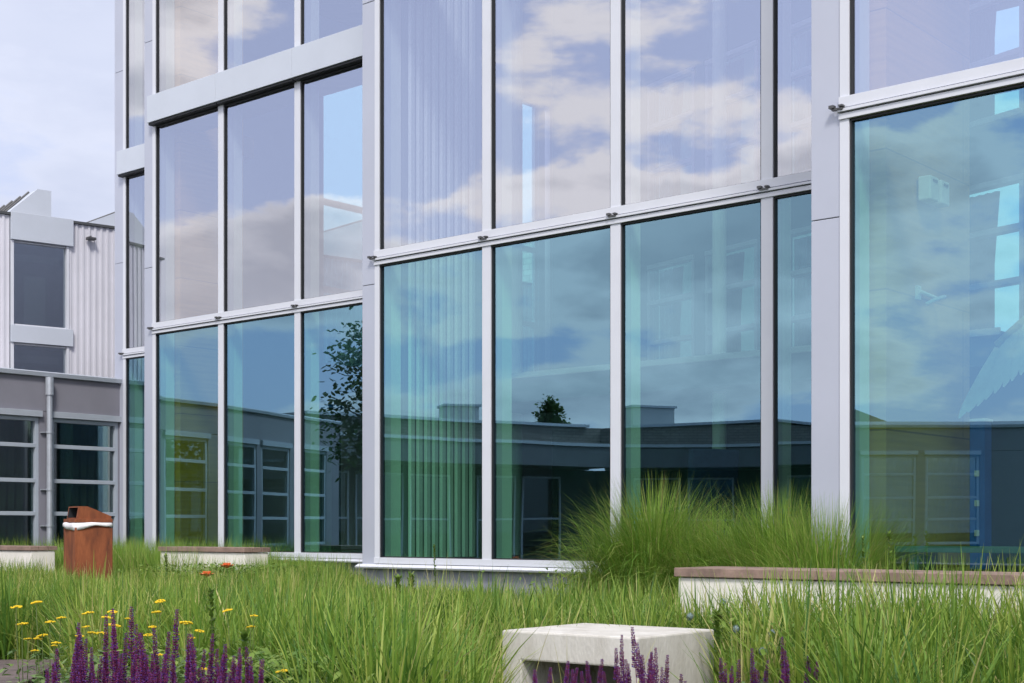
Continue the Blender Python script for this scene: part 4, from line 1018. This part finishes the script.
# small purple knapweed right
X=at(865,6.6); o=thing('knapweed',(X,6.6,0),'small mauve knapweed flower alone in the tall grass at right','flower')
mb=MB(); Z=zat(642,6.6); mb.tube([(0,0,0),(.01,0,Z*.6),(0,0,Z)],[.004,.003,.002],6); mb.build('stem',['stem'],o,local=True)
me=spikes[4]; child('flower_head',me,o,(0,0,Z-.575),(0,0,0),(1.3,1.3,.98)) if False else None
mb=MB(); r=random.Random(4)
for k in range(40):
    a=r.uniform(0,6.28); d=Vector((math.cos(a)*.7,math.sin(a)*.7,r.uniform(.2,1))).normalized(); q=Vector((-math.sin(a),math.cos(a),0))*.0022
    mb.add([(0,0,Z),tuple(Vector((0,0,Z))+d*.014+q),tuple(Vector((0,0,Z))+d*.024),tuple(Vector((0,0,Z))+d*.014-q)],[(0,1,2,3)])
M['mauve']=mat('mauve_petal',(.30,.14,.36),.6,0,.2,80)
mb.build('flower_head',['mauve'],o,local=True)
# broad-leaf plant in the centre foreground
o=thing('broadleaf_weed',(at(415,5.7),5.7,0),'broad-leaved green weed low in the centre foreground','plant')
mb=MB(); mb.tube([(0,0,0),(.0,0,.2),(.02,0,.42)],[.005,.004,.002],6); mb.build('stem',['stem'],o,local=True)
child('foliage',leaves_mesh(9,110,.12,.05,.40,.10),o,(0,0,0))
o['label']='broad-leaved green weed low in the centre foreground'

# ------------------------------------------------------------------ TREES (in the court and behind the wings, seen in the glass)
def tree(x,y,h,cr,label,trunk_h=None,n=5200,sz=.10,cone=False,seed=1):
    r=np.random.default_rng(seed); th=trunk_h or h*.45; gz=float(ground_z(x,y))
    o=thing('tree',(x,y,gz),label,'tree','trees round the courtyard')
    mb=MB(); mb.tube([(0,0,-.1),(.05,.03,th*.5),(0,.05,th),(0,0,h*.85)],[.03*h,.022*h,.016*h,.004*h],8)
    cl=[]
    for k in range(16):
        a=k*2.4; zz=th+(h-th)*(k/16)*.9; L_=cr*(.9 if not cone else 1.0-.8*k/16)*r.uniform(.6,1.0)
        e=(math.cos(a)*L_,math.sin(a)*L_,zz+L_*.35); mb.tube([(0,.03,zz-.1),(e[0]*.5,e[1]*.5,zz+L_*.12),e],[.008*h,.005*h,.0015*h],5); cl.append(e)
        for j in range(2):
            cl.append((e[0]*.6+r.normal(0,.18*cr),e[1]*.6+r.normal(0,.18*cr),e[2]+r.normal(0,.15*cr)))
    cl.append((0,0,h*.93)); cl.append((0,0,h*.86))
    mb.build('trunk',['bark'],o,local=True)
    cl=np.array(cl); i=r.integers(0,len(cl),n); c=cl[i]+r.normal(0,1,(n,3))*(.17*cr,.17*cr,.13*cr)
    az=r.uniform(0,6.28,n); el=r.uniform(-.8,.8,n); ln=sz*r.uniform(.6,1.3,n); s=np.linspace(0,1,4)[None]
    d=np.stack([np.cos(az)*np.cos(el),np.sin(az)*np.cos(el),np.sin(el)],-1)
    P=c[:,None]+d[:,None]*(ln[:,None]*s)[...,None]; W=(ln*.32)[:,None]*np.array([.3,1,.8,.05])[None]; fa=az+np.pi/2
    oo=strips('crown',P,W,np.stack([np.cos(fa),np.sin(fa),r.normal(0,.4,n)],-1),np.clip(r.normal(.5,.25,n),0,1),'treeleaf'); oo.parent=o
tree(-12.1,15.85,4.7,1.35,'spreading dark green courtyard tree mirrored in the third pane of the left bay',1.7,6500,.12,seed=2)
tree(-36,6.4,5.6,.9,'small conical tree above the wing roof mirrored in the second pane of the middle bay',2.5,5000,.14,True,3)
0 and tree(-17.3,-2.0,3.5,.6,'young tree in front of the flat wing mirrored at the right edge of the glass',1.2,3000,.09,seed=4)
0 and tree(-40,20,5.2,2.2,'broad distant tree behind the wings mirrored at the left',2,5000,.25,seed=5)

# ------------------------------------------------------------------ WORLD, SUN
SUN_EL,SUN_AZ=R(48),R(178)     # azimuth measured clockwise from +Y (camera looks +Y): sun behind the camera
w=bpy.data.worlds.new('World'); S.world=w; w.use_nodes=True; nt=w.node_tree; nt.nodes.clear()
out=nt.nodes.new('ShaderNodeOutputWorld'); bg=nt.nodes.new('ShaderNodeBackground'); bg.inputs[1].default_value=.12
sky=nt.nodes.new('ShaderNodeTexSky'); sky.sky_type='NISHITA'; sky.sun_disc=False; sky.sun_elevation=SUN_EL; sky.sun_rotation=SUN_AZ; sky.air_density=1.0; sky.dust_density=1.5; sky.ozone_density=1.5
tc=nt.nodes.new('ShaderNodeTexCoord'); sep=nt.nodes.new('ShaderNodeSeparateXYZ'); L(nt,tc.outputs['Generated'],sep.inputs[0])
mp=nt.nodes.new('ShaderNodeMapping'); mp.inputs['Scale'].default_value=(2.0,2.0,5.0); mp.inputs['Location'].default_value=(1.3,.4,.2)
L(nt,tc.outputs['Generated'],mp.inputs[0])
n1=nt.nodes.new('ShaderNodeTexNoise'); n1.inputs['Scale'].default_value=2.6; n1.inputs['Detail'].default_value=11; n1.inputs['Roughness'].default_value=.56; n1.inputs['Distortion'].default_value=.1
L(nt,mp.outputs[0],n1.inputs['Vector'])
# coverage by elevation: banks of cumulus with blue gaps between
cov=nt.nodes.new('ShaderNodeValToRGB'); cov.color_ramp.interpolation='EASE'
els=[(0,.48),(.02,.46),(.05,.60),(.078,.62),(.10,.50),(.12,.58),(.165,.68),(.205,.62),(.222,.40),(.27,.42),(.30,.58),(.40,.64),(.7,.58),(1,.55)]
e=cov.color_ramp.elements
while len(e)<len(els): e.new(.5)
for i,(p,v) in enumerate(els): v=.525+(v-.53)*1.15; e[i].position=p; e[i].color=(v,v,v,1)
# wobble the elevation so the bank edge billows
n3=nt.nodes.new('ShaderNodeTexNoise'); n3.inputs['Scale'].default_value=7; n3.inputs['Detail'].default_value=8; L(nt,tc.outputs['Generated'],n3.inputs['Vector'])
def math_(op,a=None,b=None,va=None,vb=None,clamp=False):
    m=nt.nodes.new('ShaderNodeMath'); m.operation=op; m.use_clamp=clamp
    if a is not None: L(nt,a,m.inputs[0])
    elif va is not None: m.inputs[0].default_value=va
    if b is not None: L(nt,b,m.inputs[1])
    elif vb is not None: m.inputs[1].default_value=vb
    return m.outputs[0]
wob=math_('MULTIPLY',math_('SUBTRACT',n3.outputs['Fac'],vb=.5),vb=.09)
el=math_('ADD',math_('ADD',sep.outputs['Z'],wob),math_('MULTIPLY',sep.outputs['Y'],vb=.15)); L(nt,el,cov.inputs[0])
sm=math_('ADD',math_('SUBTRACT',math_('MULTIPLY',n1.outputs['Fac'],vb=1.35),vb=.2),cov.outputs[0])
mr=nt.nodes.new('ShaderNodeMapRange'); mr.interpolation_type='SMOOTHSTEP'; mr.inputs['From Min'].default_value=.95; mr.inputs['From Max'].default_value=1.07; L(nt,sm,mr.inputs['Value'])
# cloud light / dark sides
n2_=nt.nodes.new('ShaderNodeTexNoise'); n2_.inputs['Scale'].default_value=3.0; n2_.inputs['Detail'].default_value=6
mp2=nt.nodes.new('ShaderNodeMapping'); mp2.inputs['Scale'].default_value=(1.5,1.5,5); L(nt,tc.outputs['Generated'],mp2.inputs[0]); L(nt,mp2.outputs[0],n2_.inputs['Vector'])
cc=nt.nodes.new('ShaderNodeValToRGB'); cc.color_ramp.elements[0].position=.32; cc.color_ramp.elements[0].color=(.60,.60,.66,1); cc.color_ramp.elements[1].position=.68; cc.color_ramp.elements[1].color=(1.0,.97,.99,1)
# thick cores are greyer than the sunlit fringes
thk=nt.nodes.new('ShaderNodeMapRange'); thk.inputs['From Min'].default_value=1.0; thk.inputs['From Max'].default_value=1.25; thk.inputs['To Min'].default_value=.30; thk.inputs['To Max'].default_value=-.12; L(nt,sm,thk.inputs['Value'])
L(nt,math_('ADD',n2_.outputs['Fac'],thk.outputs[0]),cc.inputs[0])
sc=nt.nodes.new('ShaderNodeVectorMath'); sc.operation='SCALE'; sc.inputs['Scale'].default_value=7.3; L(nt,cc.outputs[0],sc.inputs[0])
mx=nt.nodes.new('ShaderNodeMix'); mx.data_type='RGBA'; L(nt,mr.outputs[0],mx.inputs[0]); 
vl=nt.nodes.new('ShaderNodeMix'); vl.data_type='RGBA'; vl.inputs[0].default_value=.42; vl.inputs[7].default_value=(5.2,5.6,7.7,1)

SV=(math.sin(SUN_AZ)*math.cos(SUN_EL),math.cos(SUN_AZ)*math.cos(SUN_EL),math.sin(SUN_EL))
dt=nt.nodes.new('ShaderNodeVectorMath'); dt.operation='DOT_PRODUCT'; dt.inputs[1].default_value=SV; L(nt,tc.outputs['Generated'],dt.inputs[0])
vr=nt.nodes.new('ShaderNodeMapRange'); vr.inputs['From Min'].default_value=-.5; vr.inputs['From Max'].default_value=.4; vr.inputs['To Min'].default_value=.75; vr.inputs['To Max'].default_value=.60; L(nt,dt.outputs['Value'],vr.inputs['Value']); L(nt,vr.outputs[0],vl.inputs[0])
L(nt,sky.outputs[0],vl.inputs[6]); L(nt,vl.outputs[2],mx.inputs[6]); L(nt,sc.outputs[0],mx.inputs[7])

# sky and clouds are brighter on the sun's side
sr=nt.nodes.new('ShaderNodeMapRange'); sr.inputs['From Min'].default_value=-.5; sr.inputs['From Max'].default_value=.5; sr.inputs['To Min'].default_value=.66; sr.inputs['To Max'].default_value=1.05; L(nt,dt.outputs['Value'],sr.inputs['Value'])
hz=nt.nodes.new('ShaderNodeMix'); hz.data_type='RGBA'; hz.inputs[7].default_value=(4.5,5.0,6.5,1)
hr=nt.nodes.new('ShaderNodeMapRange'); hr.inputs['From Min'].default_value=-.4; hr.inputs['From Max'].default_value=.2; hr.inputs['To Min'].default_value=.78; hr.inputs['To Max'].default_value=0; L(nt,dt.outputs['Value'],hr.inputs['Value']); L(nt,hr.outputs[0],hz.inputs[0]); L(nt,mx.outputs[2],hz.inputs[6])
sg=nt.nodes.new('ShaderNodeVectorMath'); sg.operation='SCALE'; L(nt,hz.outputs[2],sg.inputs[0]); L(nt,sr.outputs[0],sg.inputs['Scale'])
L(nt,sg.outputs[0],bg.inputs[0]); L(nt,bg.outputs[0],out.inputs[0])
sl=bpy.data.lights.new('sun','SUN'); sl.energy=1.7; sl.angle=R(12); sl.color=(1,.95,.88)
so=bpy.data.objects.new('sun',sl); COL.objects.link(so)
dirv=Vector((math.sin(SUN_AZ)*math.cos(SUN_EL),math.cos(SUN_AZ)*math.cos(SUN_EL),math.sin(SUN_EL)))
so.rotation_euler=dirv.to_track_quat('Z','Y').to_euler(); so.location=(0,-5,30)

S.view_settings.view_transform='Standard'; S.view_settings.look='None'; S.view_settings.exposure=0.85; S.view_settings.gamma=1
c=S.cycles; c.use_denoising=True; c.max_bounces=8; c.transparent_max_bounces=24; c.glossy_bounces=4; c.diffuse_bounces=3; c.transmission_bounces=4
c.caustics_reflective=False; c.caustics_refractive=False; c.sample_clamp_indirect=6
S.render.film_transparent=False
